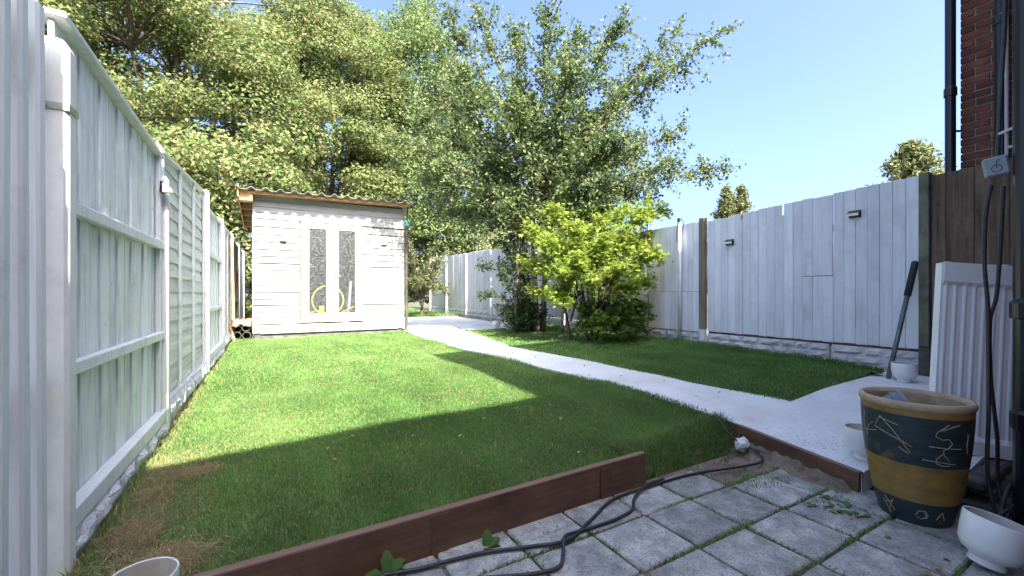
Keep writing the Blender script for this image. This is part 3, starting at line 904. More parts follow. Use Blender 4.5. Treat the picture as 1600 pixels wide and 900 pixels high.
LP = [2.36, 4.17, 6.55, 8.38, 10.35, 12.2, 14.1]
LT = [1.0, 0.90, 1.30, 1.22, 1.22, 1.2, 1.2]
POST = ['white concrete fence post with a metal strap beside the white pickets', 'short white concrete fence post standing between board panel and lap panel',
        'tall white concrete fence post rising above both neighbouring panels', 'white concrete fence post at the far end of the small railed board panel',
        'white concrete fence post next to the stacked pipes by the shed', 'white concrete fence post in the gap alongside the shed', 'last white concrete fence post behind the shed']
for i, y in enumerate(LP):
    x = lx(y)
    zb = float(lawn_z(x + 0.1, y)) - 0.1
    t = thing('fence_post', POST[i], 'fence post', (x, y, zb), R(90), 'concrete posts of the white fence')
    w = 0.088
    hgt = LT[i] - zb
    m = MB()
    # post with chamfered front arrises, groove sides and a weathered sloping top; local -y faces the garden
    a, d0, d1, c = w / 2, -0.068, 0.03, 0.014
    poly = [(-a, d1), (-a, d0 + c), (-a + c, d0), (a - c, d0), (a, d0 + c), (a, d1)]
    n_ = len(poly)
    vs = [(px, py, 0) for px, py in poly] + [(px, py, hgt - 0.035) for px, py in poly] + [(px * 0.75, py * 0.7, hgt) for px, py in poly]
    fs = [tuple(range(n_))[::-1], tuple(range(2 * n_, 3 * n_))]
    for b in (0, n_):
        fs += [(b + k, b + (k + 1) % n_, b + n_ + (k + 1) % n_, b + n_ + k) for k in range(n_)]
    m.add(vs, fs).build('shaft', 'paint_post', t)
    if i == 0:
        zz = 0.73 - zb
        m = MB()
        m.box(-a - 0.004, a + 0.004, d0 - 0.004, d1 + 0.01, zz - 0.014, zz + 0.014)
        m.build('strap', 'zinc', t)
        MB().tube([(-a - 0.004, 0.0, zz), (-a - 0.022, 0.0, zz)], 0.009, 8).build('bolt', 'zinc', t)


def left_panel(label, i, kind, zt0, zt1, n, rails=(), zb=None):
    y0, y1 = LP[i] + 0.03, LP[i + 1] - 0.03
    L = y1 - y0
    x = lx((y0 + y1) / 2) + 0.0
    zl = float(lawn_z(-0.6, (y0 + y1) / 2))
    ang = math.atan2(1, 0.012 * 1.0)
    t = thing('boarded_fence' if kind == 'board' else 'lapped_fence', label, 'fence', (lx(y0), y0, 0), ang, 'panels of the white fence')
    b = zl + 0.16
    if kind == 'board':
        closeboard(t, L, b, zt0, zt1, 'paint_left', n, rails)
        board('upright', 'paint_rail', t, L - 0.085, L - 0.03, -0.036, -0.004, b, zt1, 0.004)
        board('kickboard', 'paint_rail', t, 0, L, -0.062, -0.002, b - 0.07, b + 0.015, 0.005, (0, 0, 0))
    else:
        lap_panel(t, L, b - 0.025, zt0, zt1, 'paint_lap', n, [0.03, L * 0.33, L * 0.66, L - 0.03])
    rock_board('gravel_board', 'white rock faced gravel board under the ' + label.replace('white painted ', '').replace(' with ', ', ').split(', ')[0] + ' ' + ' '.join(label.split()[-4:]), (lx(y0) + 0.060, y0, zl - 0.02), ang, L, 0.11 if kind == 'board' else 0.17, 40 + i, 'gravel boards of the white fence', rows=1)
    return t


left_panel('white painted upright board panel with two thick rails beside the strapped post', 0, 'board', 1.10, 1.02, 13, (0.36, -0.32))
left_panel('white painted horizontal lap panel with bulging slats after the short post', 1, 'lap', 1.05, 1.22, 15)
left_panel('white painted narrow upright board panel with rails beyond the tall post', 2, 'board', 1.08, 1.12, 13, (0.52, -0.22))
left_panel('white painted lap panel with battens next to the stacked pipes', 3, 'lap', 1.14, 1.12, 14)
left_panel('white painted upright board panel with rails in the gap alongside the shed', 4, 'board', 1.1, 1.1, 13, (0.5, -0.2))
left_panel('white painted lap panel with battens behind the shed', 5, 'lap', 1.1, 1.1, 13)

# pickets nearest the house, standing a little proud of the fence line
for i in range(12):
    y = 2.205 - i * 0.128
    hh = [1.06, 1.20, 1.34, 1.38, 1.40, 1.40, 1.42, 1.42, 1.4, 1.4, 1.4, 1.4][i]
    zb = PATIO - 0.05
    t = board('picket', 'paint_rail', None, -0.765, -0.705, y - 0.024, y + 0.024, zb, hh, 0.009, (lattice_jit(0.006), lattice_jit(0.004), R(-5) + lattice_jit(0.05)))
    tag(t, 'thick white painted picket standing upright in the row beside the strapped post', 'picket', 'white pickets')
for z in (0.9, -0.35):
    tag(board('picket_rail', 'paint_rail', None, -0.805, -0.768, 0.95, 2.36, z - 0.04, z + 0.04, 0.004),
        ('upper' if z > 0 else 'lower') + ' white rail behind the row of thick white pickets', 'rail')
rock_board('gravel_board', 'white rock faced gravel board under the row of thick pickets', (-0.78, 0.95, PATIO + 0.0), R(90), 1.35, 0.12, 77, 'gravel boards of the white fence', rows=1)


def solar_light(label, loc, rz, kind, group):
    t = thing('solar_light', label, 'solar light', loc, rz, group)
    if kind == 'wedge':
        # dark angled solar top over a cream lens; local -y faces the garden
        MB().add([(-0.06, 0, 0.045), (0.06, 0, 0.045), (0.06, 0, -0.045), (-0.06, 0, -0.045), (-0.06, -0.05, 0.012), (0.06, -0.05, 0.012), (0.045, -0.035, -0.04), (-0.045, -0.035, -0.04)],
                 [(0, 1, 5, 4), (4, 5, 6, 7), (7, 6, 2, 3), (0, 4, 7, 3), (1, 2, 6, 5), (3, 2, 1, 0)]).build('body', 'solar_dark', t)
        MB().box(-0.052, 0.052, -0.053, -0.042, -0.036, 0.004).build('lens', 'lens', t, rot=(R(-14), 0, 0))
        MB().box(-0.052, 0.052, -0.047, -0.006, 0.030, 0.036).build('solar_cell', 'solar_dark', t, rot=(R(24), 0, 0))
    elif kind == 'lantern':
        MB().add([(-0.065, 0, 0.045), (0.065, 0, 0.045), (0.065, 0, -0.045), (-0.065, 0, -0.045), (-0.055, -0.055, 0.03), (0.055, -0.055, 0.03), (0.055, -0.04, -0.04), (-0.055, -0.04, -0.04)],
                 [(0, 1, 5, 4), (4, 5, 6, 7), (7, 6, 2, 3), (0, 4, 7, 3), (1, 2, 6, 5), (3, 2, 1, 0)]).build('body', 'dull_lens', t)
        MB().box(-0.045, 0.045, -0.060, -0.050, -0.028, 0.012).build('lens', 'lens', t)
        MB().box(-0.055, 0.055, -0.052, -0.004, 0.040, 0.048).build('solar_cell', 'solar_dark', t)
    return t


# small flood lamp on the end of the first panel
t = thing('solar_light', 'small flood lamp with clear front fixed to the first white board panel', 'solar light', (-0.68, 4.05, 0.79), R(90))
MB().box(-0.04, 0.04, -0.014, 0.0, -0.042, 0.042).build('backplate', 'solar_dark', t)
MB().add([(-0.03, -0.0145, -0.034), (-0.03, -0.0145, 0.03), (0.038, -0.0145, 0.03), (0.038, -0.0145, -0.034), (-0.02, -0.072, -0.03), (-0.02, -0.06, 0.0), (0.035, -0.06, 0.0), (0.035, -0.072, -0.03)],
         [(0, 1, 5, 4), (1, 2, 6, 5), (2, 3, 7, 6), (3, 0, 4, 7), (4, 5, 6, 7), (3, 2, 1, 0)]).build('lens', 'lens', t)

# ---- lilac fence on the other side; runs toward the house, garden side local -y
XR = 6.0


def rt(name, label, cat, y, z=0, group=None):
    return thing(name, label, cat, (XR, y, z), R(-90), group)


# big boarded panel with individual boards; some cut and patched
Y0, Y1 = 4.20, 1.70
cuts = [340, 360, 385, 410, 437, 465, 490, 520, 550, 582, 612, 645, 682, 715, 750, 790, 830, 867, 910, 953, 1003, 1050, 1108]
tops = [1.13, 1.14, 1.14, 1.15, 1.165, 1.17, 1.175, 1.18, 1.185, 1.19, 1.195, 1.20, 1.205, 1.205, 1.21, 1.225, 1.23, 1.23, 1.235, 1.24, 1.25, 1.25]
tp = rt('boarded_fence', 'wide lilac grey boarded fence panel with a stepped top and patched boards', 'fence', Y0)
nb_ = len(cuts) - 1
W = (Y0 - Y1) / nb_
for i in range(nb_):
    x0, x1 = i * W, (i + 1) * W
    zt = tops[i] + lattice_jit(0.006)
    zb = -0.60 + 0.004 * i * 0 + lattice_jit(0.004)
    ry = lattice_jit(0.002)
    dy = 0.004 * (i % 2)
    if i in (4, 9):
        nw_, nd_ = (0.028, 0.11) if i == 4 else (0.036, 0.14)
        w_ = x1 - x0 - 0.002
        poly = [(0, zb), (w_, zb), (w_, zt - nd_), (w_ - nw_, zt - nd_), (w_ - nw_, zt), (0, zt)]
        mm_ = MB().prism(poly, 0, 0.02)
        mm_.v = [(p, dy + q, r) for p, r, q in mm_.v]
        mm_.f = [f[::-1] for f in mm_.f]
        mm_.build('board', 'paint_right', tp, (x0 + 0.001, 0, 0))
        continue
    if i in (12, 13, 14):
        zs = 0.215 + 0.01 * i * 0
        board('board', 'paint_right', tp, x0 + 0.001, x1 - (0.006 if i == 14 else 0.001), dy - 0.004, dy + 0.018, zs + 0.004, zt, 0.0025, (0, ry, R(1.5)))
        board('board', 'paint_right', tp, x0 + 0.002, x1 - 0.001, dy, dy + 0.02, zb, zs - 0.003, 0.0025, (0, ry, R(1.5)))
        continue
    board('board', 'paint_right', tp, x0 + 0.002, x1 - 0.002, dy, dy + 0.02, zb, zt, 0.004, (0, ry, R(1.5) + lattice_jit(0.008)))
for z in (0.8, 0.22, -0.3, -0.61):  # rails behind the patch seam and board feet added unseen, blocking leaking light
    board('rail', 'dark_board', tp, 0, Y0 - Y1, 0.03, 0.075, z - 0.04, z + 0.04, 0.004)
rock_board('gravel_board', 'lilac rock faced gravel board under the wide patched panel, longer piece', (XR, Y0, -0.90), R(-90), 1.66, 0.27, 5, 'gravel boards of the lilac fence', rows=3)
rock_board('gravel_board', 'lilac rock faced gravel board behind the steel bar, shorter piece', (XR - 0.01, Y0 - 1.69, -0.93), R(-90), 0.81, 0.30, 6, 'gravel boards of the lilac fence', rows=3)
solar_light('small black and cream solar light on the lilac panel near the bare wooden post', (XR - 0.004, 3.82, 0.76), R(-90), 'wedge', 'solar lights on the lilac fence')
solar_light('black and cream solar light on the wide lilac panel, above the steel bar', (XR - 0.004, 2.27, 0.93), R(-90), 'wedge', 'solar lights on the lilac fence')

# bare post left of it, painted foot
t = rt('fence_post', 'bare weathered wooden fence post with a painted foot between lilac panels', 'fence post', 4.27, -0.95)
board('shaft', 'old_wood', t, -0.045, 0.045, -0.055, 0.035, 0.38, 2.14, 0.005)
board('foot', 'paint_right', t, -0.04, 0.04, -0.045, 0.03, 0, 0.38, 0.005)

# two tier panel
tp = tq = rt('boarded_fence', 'grey two tier fence panel of short boards behind the pale pole', 'fence', 6.05)
L = 1.72
n = 15
for i in range(n):
    x0, x1 = i * L / n, (i + 1) * L / n
    board('board', 'paint_right', tp, x0 + 0.002, x1 - 0.003, 0.0, 0.016, 0.03, 1.14 + lattice_jit(0.008), 0.003, (0, lattice_jit(0.004), R(2) + lattice_jit(0.02)))
    board('board', 'paint_right', tp, x0 + 0.002, x1 - 0.002, -0.012, 0.006, -0.62, 0.025, 0.003, (0, lattice_jit(0.003), R(2)))
board('rail', 'dark_board', tq, 0, L, 0.02, 0.06, -0.02, 0.06, 0.003)  # unseen backing added behind the tier seam to stop light leaking
board('rail', 'dark_board', tq, 0, L, 0.02, 0.06, -0.66, -0.58, 0.003)  # unseen backing added at the board feet, also against leaking light
rock_board('gravel_board', 'lilac rock faced gravel board under the two tier panel by the maple', (XR, 6.05, -0.88), R(-90), 1.74, 0.25, 8, 'gravel boards of the lilac fence', rows=2)

# pale pole in front of it
t = thing('pole', 'slender pale grey pole with a green fitting on top before the two tier panel', 'pole', (5.93, 4.66, -0.86))
MB().tube([(0, 0, 0), (0.0, 0, 1.0), (0.01, 0, 2.06)], 0.026, 12).build('tube', 'pale_pipe', t, smooth=True)
MB().box(-0.03, 0.03, -0.03, 0.03, 2.05, 2.10).build('fitting', 'teal', t)
MB().tube([(0, 0, 2.07), (-0.05, -0.03, 2.10)], 0.010, 6).build('nozzle', 'teal', t)
MB().tube([(-0.02, 0.04, 1.7), (-0.01, 0.045, 1.9), (0.0, 0.03, 2.08), (0.03, -0.05, 2.05), (0.03, -0.04, 1.9)], 0.006, 6).build('cord', 'cable', t)

# further panels, partly behind shrubs
FP = [6.05, 7.90, 9.75, 11.60, 13.45, 15.30, 17.15]
FL = ['grey upright board panel hidden behind the yellow maple', 'grey upright board panel behind the ivy covered stems', 'grey upright board panel behind the small white pot near the ivy',
      'grey upright board panel alongside the wide concrete, before the far corner', 'grey upright board panel by the small apple tree', 'last grey board panel beyond the small apple tree']
for i in range(6):
    ya, yb = FP[i + 1], FP[i]
    tz = 1.22 + 0.05 * i + (0.02 if i % 2 else 0)
    tp = rt('boarded_fence', FL[i], 'fence', ya - 0.03, group='grey panels of the lilac fence')
    closeboard(tp, ya - yb - 0.06, -0.60 + 0.015 * i, tz, tz - 0.03, 'paint_far', 19, cap=False, uneven=0.012, depth=0.014)
    t = rt('fence_post', 'slim grey concrete post at the far end of the ' + ' '.join(FL[i].split()[1:7]).rstrip(','), 'fence post', ya, -0.98 + 0.02 * i, 'posts of the grey panels')
    board('shaft', 'paint_far', t, -0.04, 0.04, -0.05, 0.04, 0, tz + 0.95 - 0.02 * i, 0.008)
    rock_board('gravel_board', 'grey rock faced gravel board under the ' + ' '.join(FL[i].split()[1:9]).rstrip(','), (XR, ya - 0.04, -0.88 + 0.02 * i), R(-90), ya - yb - 0.08, 0.26, 20 + i, 'gravel boards of the grey panels', rows=2)

# dark unpainted fence toward the house
t = rt('fence_post', 'mossy dark post at the junction of lilac panel and dark boards', 'fence post', 1.655, -0.98)
board('shaft', 'green_post', t, -0.04, 0.042, -0.06, 0.05, 0.42, 2.24, 0.005)
board('foot', 'stone_dark', t, -0.045, 0.045, -0.045, 0.06, 0, 0.42, 0.005)
tp = rt('boarded_fence', 'dark brown unpainted board fence below the brick house', 'fence', 1.60)
xx = 0.0
i = 0
while xx < 1.28:
    w = random.uniform(0.085, 0.125)
    dy = -0.03 + 0.012 * (i % 2)
    board('board', 'dark_board', tp, xx + 0.001, xx + w + 0.004, dy, dy + 0.018, -0.62 + lattice_jit(0.02), 1.225 + 0.006 * i, 0.003, (0, lattice_jit(0.003), R(2)))
    xx += w
    i += 1
board('rail', 'dark_board', tp, 0, 1.28, 0.01, 0.05, 0.75, 0.83, 0.004)
board('rail', 'dark_board', tp, 0, 1.28, 0.01, 0.05, -0.35, -0.27, 0.004)
rock_board('gravel_board', 'dark damp gravel board under the unpainted brown boards', (XR - 0.02, 1.60, -0.93), R(-90), 1.28, 0.30, 9, mat='stone_dark', rows=2)

# ------------------------------------------------------------------ garden shed
SY = 9.90
sh = thing('garden_shed', 'white board clad garden shed with glazed double doors and corrugated roof', 'shed', (-0.23, SY, -0.90))
SW, SD = 3.05, 2.6
Z = 0.90           # local z of camera level
# dark shell: back, sides, floor (front is boards on studs)
board('side_wall', 'shed_side', sh, 0.012, 0.05, 0.03, SD, 0.10, Z + 1.86, 0.002)
board('side_wall', 'shed_side', sh, SW - 0.05, SW - 0.012, 0.03, SD, 0.10, Z + 1.92, 0.002)
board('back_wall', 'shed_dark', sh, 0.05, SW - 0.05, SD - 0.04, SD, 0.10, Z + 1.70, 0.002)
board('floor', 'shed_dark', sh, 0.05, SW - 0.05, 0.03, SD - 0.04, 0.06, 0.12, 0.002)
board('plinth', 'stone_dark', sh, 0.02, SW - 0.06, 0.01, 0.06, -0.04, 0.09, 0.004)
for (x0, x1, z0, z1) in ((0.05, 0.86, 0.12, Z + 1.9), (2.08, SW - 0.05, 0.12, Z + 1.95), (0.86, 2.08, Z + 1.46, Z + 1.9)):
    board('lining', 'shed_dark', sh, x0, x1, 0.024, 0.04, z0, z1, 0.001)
# side shingles on the gap side
for k in range(14):
    for j in range(9):
        yy0 = 0.03 + j * 0.285 + (0.14 if k % 2 else 0)
        board('shingle', 'shed_side', sh, -0.004 + lattice_jit(0.004), 0.014, yy0 + 0.004, min(yy0 + 0.28, SD), 0.16 + k * 0.178, 0.16 + (k + 1) * 0.178 - 0.006, 0.002, (0, R(2) + lattice_jit(0.01), 0))
# front boards
zrow = [0.26, 0.395, 0.51, 0.65, 0.775, 0.915, 1.05, 1.20, 1.36, 1.50, 1.64, 1.78, 1.93, 2.08, 2.24, 2.40]
for k in range(len(zrow) - 1):
    gq = random.uniform(-0.004, 0.003)
    z0, z1 = zrow[k] + gq, zrow[k + 1] + random.uniform(-0.003, 0.003)
    board('board', 'shed_board', sh, 0.0, 0.834, -0.004, 0.022, z0 + 0.008, z1 - 0.008, 0.003, (R(-1.6), lattice_jit(0.003), 0))
    dz = -0.012
    board('board', 'shed_board', sh, 2.116, SW - 0.005, -0.004, 0.022, z0 + dz + 0.008, z1 + dz - 0.008, 0.003, (R(-1.6), lattice_jit(0.003), 0))
hz = [2.405, 2.52, 2.64, 2.76, 2.87]
for k in range(4):
    board('board', 'shed_board', sh, -0.002, SW + 0.0, -0.004, 0.022, hz[k] + 0.004, hz[k + 1] - 0.002, 0.003, (R(-1.2), lattice_jit(0.001), 0))
board('corner_board', 'shed_board', sh, -0.012, 0.0, -0.01, 0.05, 0.1, 2.85, 0.002)
board('base_board', 'door_paint', sh, 0.13, 2.90, -0.034, -0.006, 0.075, 0.250, 0.004)
board('base_board', 'door_paint', sh, 0.0, 0.125, -0.024, -0.006, 0.09, 0.25, 0.004)
board('base_board', 'door_paint', sh, 2.905, SW + 0.01, -0.024, -0.006, 0.085, 0.25, 0.004)
# door frame and two leaves
board('door_frame', 'door_paint', sh, 0.855, 0.885, -0.03, 0.03, 0.272, 2.359, 0.003)
board('door_frame', 'door_paint', sh, 2.065, 2.095, -0.03, 0.03, 0.272, 2.359, 0.003)
board('door_frame', 'door_paint', sh, 0.857, 2.093, -0.034, 0.03, 2.36, 2.388, 0.003)
for s, (x0, x1) in enumerate(((0.893, 1.466), (1.484, 2.057))):
    d = thing('door', None, None); d.parent = sh; d.location = (x0, 0, 0)
    w = x1 - x0
    pl, pr_ = (0.11, 0.105) if s == 0 else (0.105, 0.105)
    board('stile', 'door_paint', d, 0.0, pl, -0.028, 0.012, 0.28, 2.352, 0.003)
    board('stile', 'door_paint', d, w - pr_, w, -0.028, 0.012, 0.28, 2.352, 0.003)
    board('door_rail', 'door_paint', d, pl + 0.0005, w - pr_ - 0.0005, -0.026, 0.010, 0.28, 0.46, 0.003)
    board('door_rail', 'door_paint', d, pl + 0.0005, w - pr_ - 0.0005, -0.026, 0.010, 2.285, 2.352, 0.003)
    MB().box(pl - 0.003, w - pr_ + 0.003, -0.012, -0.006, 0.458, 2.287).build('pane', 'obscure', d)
    for (a0, a1, b0, b1) in ((pl, pl + 0.012, 0.46, 2.285), (w - pr_ - 0.012, w - pr_, 0.46, 2.285), (pl + 0.012, w - pr_ - 0.012, 0.46, 0.472), (pl + 0.012, w - pr_ - 0.012, 2.273, 2.285)):
        MB().box(a0 + 0.0003, a1 - 0.0003, -0.022, -0.0125, b0 + 0.0003, b1 - 0.0003).build('glazing_bead', 'door_paint', d)
    if s == 1:
        MB().box(0.03, 0.07, -0.036, -0.0285, 1.18, 1.36).build('handle_plate', 'brass', d)
        MB().tube([(0.05, -0.036, 1.29), (0.05, -0.062, 1.29), (0.14, -0.065, 1.275)], 0.009, 8).build('handle', 'brass', d)
board('astragal', 'door_paint', sh, 1.458, 1.478, -0.040, -0.029, 0.282, 2.35, 0.003)
# roof: corrugated sheet with an overhang, purlins and fascia below
nw = 14
x0r, x1r = -0.27, SW + 0.16
prof = []
steps = nw * 10
for i in range(steps + 1):
    f = i / steps
    ph = f * nw * 2 * PI
    zc = max(0.0, math.cos(ph)) ** 0.8 * 0.055
    prof.append((x0r + (x1r - x0r) * f, zc))
m = MB()
ya, yb = -0.37, SD + 0.2
vs, fs = [], []
for (yy, drop) in ((ya, 0.0), (yb, -0.28)):
    for (px, pz) in prof:
        f = (px - x0r) / (x1r - x0r)
        vs.append((px, yy, 2.895 + 0.07 * f + pz + drop))
    for (px, pz) in prof:
        f = (px - x0r) / (x1r - x0r)
        vs.append((px, yy, 2.887 + 0.07 * f + pz + drop))
k = steps + 1
for i in range(steps):
    fs += [(i, i + 1, 2 * k + i + 1, 2 * k + i), (k + i + 1, k + i, 3 * k + i, 3 * k + i + 1), (i + 1, i, k + i, k + i + 1), (2 * k + i, 2 * k + i + 1, 3 * k + i + 1, 3 * k + i)]
m.add(vs, fs).build('roof', 'roof_sheet', sh)
sl = math.atan2(0.07, x1r - x0r)
board('fascia', 'orange_wood', sh, x0r + 0.02, x1r - 0.10, -0.25, -0.21, 2.868, 2.918, 0.003, (0, -sl, 0))
board('purlin', 'orange_wood', sh, x0r + 0.02, x1r - 0.06, -0.02, 0.03, 2.885, 2.935, 0.003, (0, -sl, 0))
board('barge_board', 'orange_wood', sh, x0r + 0.02, x0r + 0.045, -0.30, SD, 2.62, 2.86, 0.003, (R(-5.3), 0, 0))
for k in range(5):
    board('rafter_end', 'orange_wood', sh, x0r + 0.05, 0.02, 0.05 + k * 0.55, 0.10 + k * 0.55, 2.72 - 0.05 * k, 2.82 - 0.05 * k, 0.003)
board('soffit', 'orange_wood', sh, x0r + 0.05, -0.002, -0.235, -0.03, 2.70, 2.84, 0.003)
# downpipe and green hopper
MB().tube([(SW + 0.035, -0.045, 0.04), (SW + 0.035, -0.04, 2.45)], 0.034, 10).build('downpipe', 'shed_pipe', sh)
for z in (0.5, 1.25, 2.05):
    MB().lathe([(0.036, z - 0.03), (0.043, z - 0.025), (0.043, z + 0.025), (0.036, z + 0.03)], 10, (SW + 0.035, -0.043)).build('pipe_clip', 'shed_pipe', sh)
board('hopper', 'teal', sh, SW - 0.03, SW + 0.125, -0.11, 0.0, 2.46, 2.61, 0.012)
MB().tube([(SW + 0.045, -0.05, 2.61), (SW + 0.05, -0.1, 2.93)], 0.02, 8).build('spout', 'shed_pipe', sh)
solar_light('dull lantern on the shed boards beside the roof overhang, next to the gap', (0.30, SY - 0.01, 0.455 + 0.75 - 0.10), 0, 'lantern', 'lanterns on the shed')
solar_light('dull lantern on the shed boards in the tree shadow, next to the downpipe', (2.34, SY - 0.01, 1.15), 0, 'lantern', 'lanterns on the shed')

# things kept inside, seen through the obscured panes
t = thing('hose_reel', 'yellow hose reel standing behind the obscured glass of the shed door', 'hose reel', (0.98, SY + 0.22, -0.78))
ring = [(0.20 + 0.32 * math.cos(a), 0, 0.62 + 0.32 * math.sin(a)) for a in np.linspace(0, 2 * PI, 29)]
MB().tube(ring, 0.018, 8, cap=False).build('hose', 'yellow', t, smooth=True)
MB().box(0.02, 0.12, -0.05, 0.05, 0.0, 0.50).build('stand', 'yellow', t)
MB().tube([(-0.32, -0.02, 0.33), (-0.05, -0.02, 0.38)], 0.016, 8).build('handle', 'orange', t)
t = thing('garden_tool', 'grey and orange garden tool leaning behind the second glass pane of the shed', 'tool', (1.55, SY + 0.25, -0.78))
MB().tube([(-0.10, 0, 0.33), (0.24, -0.05, 0.50)], 0.026, 8).build('handle', 'orange', t)
MB().tube([(0.04, 0, 0.02), (0.12, 0.05, 1.05)], 0.028, 8).build('shaft', 'pale_pipe', t)
MB().tube([(-0.06, 0.0, 0.0), (0.06, 0, 0.40)], 0.03, 8).build('base', 'yellow', t)

# clutter in the gap between fence and shed
for k, (px, pz) in enumerate(((-0.335, -0.84), (-0.345, -0.685), (-0.50, -0.84), (-0.49, -0.70))):
    t = MB().lathe([(0.062, 0), (0.075, 0), (0.075, 1.3), (0.062, 1.3), (0.062, 0)], 20).build('drain_pipe_section', 'shed_pipe', None, (px, 9.86 + 0.04 * k, pz), (R(-90), 0, 0), smooth=False)
    tag(t, 'short grey drain pipe lying in the pile between fence and shed', 'pipe', 'pipes piled beside the shed')
rr = random.Random(4)
vs, fs = [], []
for b in range(9):
    for a in range(15):
        edge = b in (0, 8)
        vs.append((-0.60 + 0.34 * a / 14, 9.86 + 0.9 * b / 8, -0.595 + rr.uniform(0, 0.075) - (0.05 if edge else 0)))
for b in range(8):
    for a in range(14):
        i = b * 15 + a
        fs.append((i, i + 1, i + 16, i + 15))
nn = len(vs)
vs += [(x, y, z - 0.04) for x, y, z in vs]
fs += [(i + nn, q + nn, p + nn, j + nn) for (i, j, p, q) in fs]
for a in range(14):
    fs.append((a + 1, a, a + nn, a + 1 + nn))
for b in range(8):
    i = b * 15
    fs += [(i, i + 15, i + 15 + nn, i + nn), (i + 14 + 15, i + 14, i + 14 + nn, i + 29 + nn)]
t = MB().add(vs, fs).build('sacking', 'insulation', None, smooth=True)
tag(t, 'crumpled brown sacking thrown over the pile of pipes beside the shed', 'sacking')
t = board('timber_plank', 'orange_wood', None, -0.59, -0.55, 10.05, 10.14, -0.93, 1.05, 0.003, (R(-1), R(-1.2), 0))
tag(t, 'orange bare timber plank standing upright against the fence by the shed', 'plank')
t = board('timber_offcut', 'orange_wood', None, -0.60, -0.56, 9.72, 9.75, -0.98, -0.48, 0.003, (R(-4), R(-16), 0))
tag(t, 'short orange timber offcut leaning on the pile of pipes beside the shed', 'plank')

# ------------------------------------------------------------------ edging boards and ledge
t = thing('edging_board', 'long reddish brown board holding back the lawn above the paving', 'edging board', (-1.25, 1.785, PATIO - 0.05), R(1.0) * 0.0)
board('plank', 'sleeper', t, 0, 3.23, 0.0, 0.042, 0, 0.225, 0.003, (0, R(-0.35), R(0.35)))
board('top_edge', 'sleeper_top', t, 0.002, 3.228, 0.002, 0.040, 0.2255, 0.2275, 0.0006, (0, R(-0.35), R(0.35)))
for k in range(3):
    board('repair_patch', 'sleeper', t, 0.9 + k * 0.98, 0.98 + k * 0.98, -0.0045, -0.0005, 0.01 + 0.006 * k, 0.212 + 0.006 * k, 0.0005, (0, 0, R(0.35)))
t = thing('edging_board', 'dark brown board along the edge of the pale concrete beside the big pot', 'edging board', (3.150, 2.03, PATIO - 0.04), math.atan2(-0.94, -0.205))
board('plank', 'sleeper', t, 0, 0.955, -0.002, 0.036, 0.0, 0.168, 0.003, (0, R(1.4), 0))
board('top_edge', 'sleeper_top', t, 0.002, 0.953, 0.0, 0.034, 0.1685, 0.1705, 0.0006, (0, R(1.4), 0))

# bank of loose soil piled against that board
vs, fs = [], []
rr = random.Random(12)
nb2, nw2 = 22, 6
for i in range(nb2 + 1):
    f = i / nb2
    bx_, by_ = 3.135 - 0.185 * f, 2.0 - 0.87 * f
    for j in range(nw2 + 1):
        q = j / nw2
        hgt = 0.052 * (1 - q) ** 1.3 * (0.75 + 0.5 * rr.random()) * (1 if 0 < i < nb2 else 0.2)
        vs.append((bx_ - q * (0.14 + 0.022 * math.sin(i * 0.9) + 0.015 * rr.random()), by_ + rr.uniform(-0.008, 0.008), PATIO - 0.02 + hgt + (0.012 if j < nw2 else -0.004)))
for i in range(nb2):
    for j in range(nw2):
        a_ = i * (nw2 + 1) + j
        fs.append((a_, a_ + 1, a_ + nw2 + 2, a_ + nw2 + 1))
tag(MB().add(vs, fs).build('soil_bank', 'soil', None, smooth=True), kind='structure')

# ledge of dark stones holding the concrete pad
t = thing('stone_ledge', 'low ledge of stacked dark damp stones below the leaning radiator', 'ledge', (3.26, 0.615, PATIO - 0.03))
for k in range(3):
    x = 0.0 + (0.12 if k == 1 else 0)
    while x < 1.6:
        w = random.uniform(0.22, 0.42)
        board('stone', 'stone_dark', t, x + 0.004, x + w - 0.004, 0.03 * k + lattice_jit(0.012), 0.145, k * 0.062 + 0.002, (k + 1) * 0.062 - 0.004, 0.012, (lattice_jit(0.02), lattice_jit(0.02), lattice_jit(0.03)))
        x += w

# ------------------------------------------------------------------ radiator leaning against the fence side
rd = thing('radiator', 'old white fluted radiator panel standing on its end, leaning back', 'radiator', (3.70, 0.815, float(path_z(3.7, 0.815)) + 0.004), rot=(0, 0, 0))
nfl = 8
Wd, Ht, Th = 0.39, 1.16, 0.05
prof = []
for i in range(nfl * 8 + 1):
    f = i / (nfl * 8)
    w_ = 0.5 - 0.5 * math.cos(f * nfl * 2 * PI)
    prof.append((-Wd / 2 + Wd * f, -0.009 * w_))
hz_ = [(0.0, 0.0), (0.08, 0.0), (0.11, 1.0), (Ht - 0.145, 1.0), (Ht - 0.12, 0.0), (Ht, 0.0)]
vs, fs = [], []
for (z, amp) in hz_:
    for (px, py) in prof:
        vs.append((px, py * amp - (0.018 if amp == 0 else 0.0) - (0.0 if amp else 0.006), z))
k = len(prof)
for b in range(len(hz_) - 1):
    for i in range(k - 1):
        fs.append((b * k + i, b * k + i + 1, (b + 1) * k + i + 1, (b + 1) * k + i))
o = MB().add(vs, fs).build('front_panel', 'radiator', rd, smooth=False)
MB().box(-Wd / 2 - 0.004, Wd / 2 + 0.004, -0.004, Th, 0.0, Ht).build('back_panel', 'radiator', rd)
for s in (-1, 1):
    MB().tube([(s * 0.15, 0.03, Ht), (s * 0.15, 0.03, Ht + 0.012)], 0.02, 10).build('plug', 'zinc', rd)
rd.rotation_euler = (R(-4), R(5.0), R(-44))

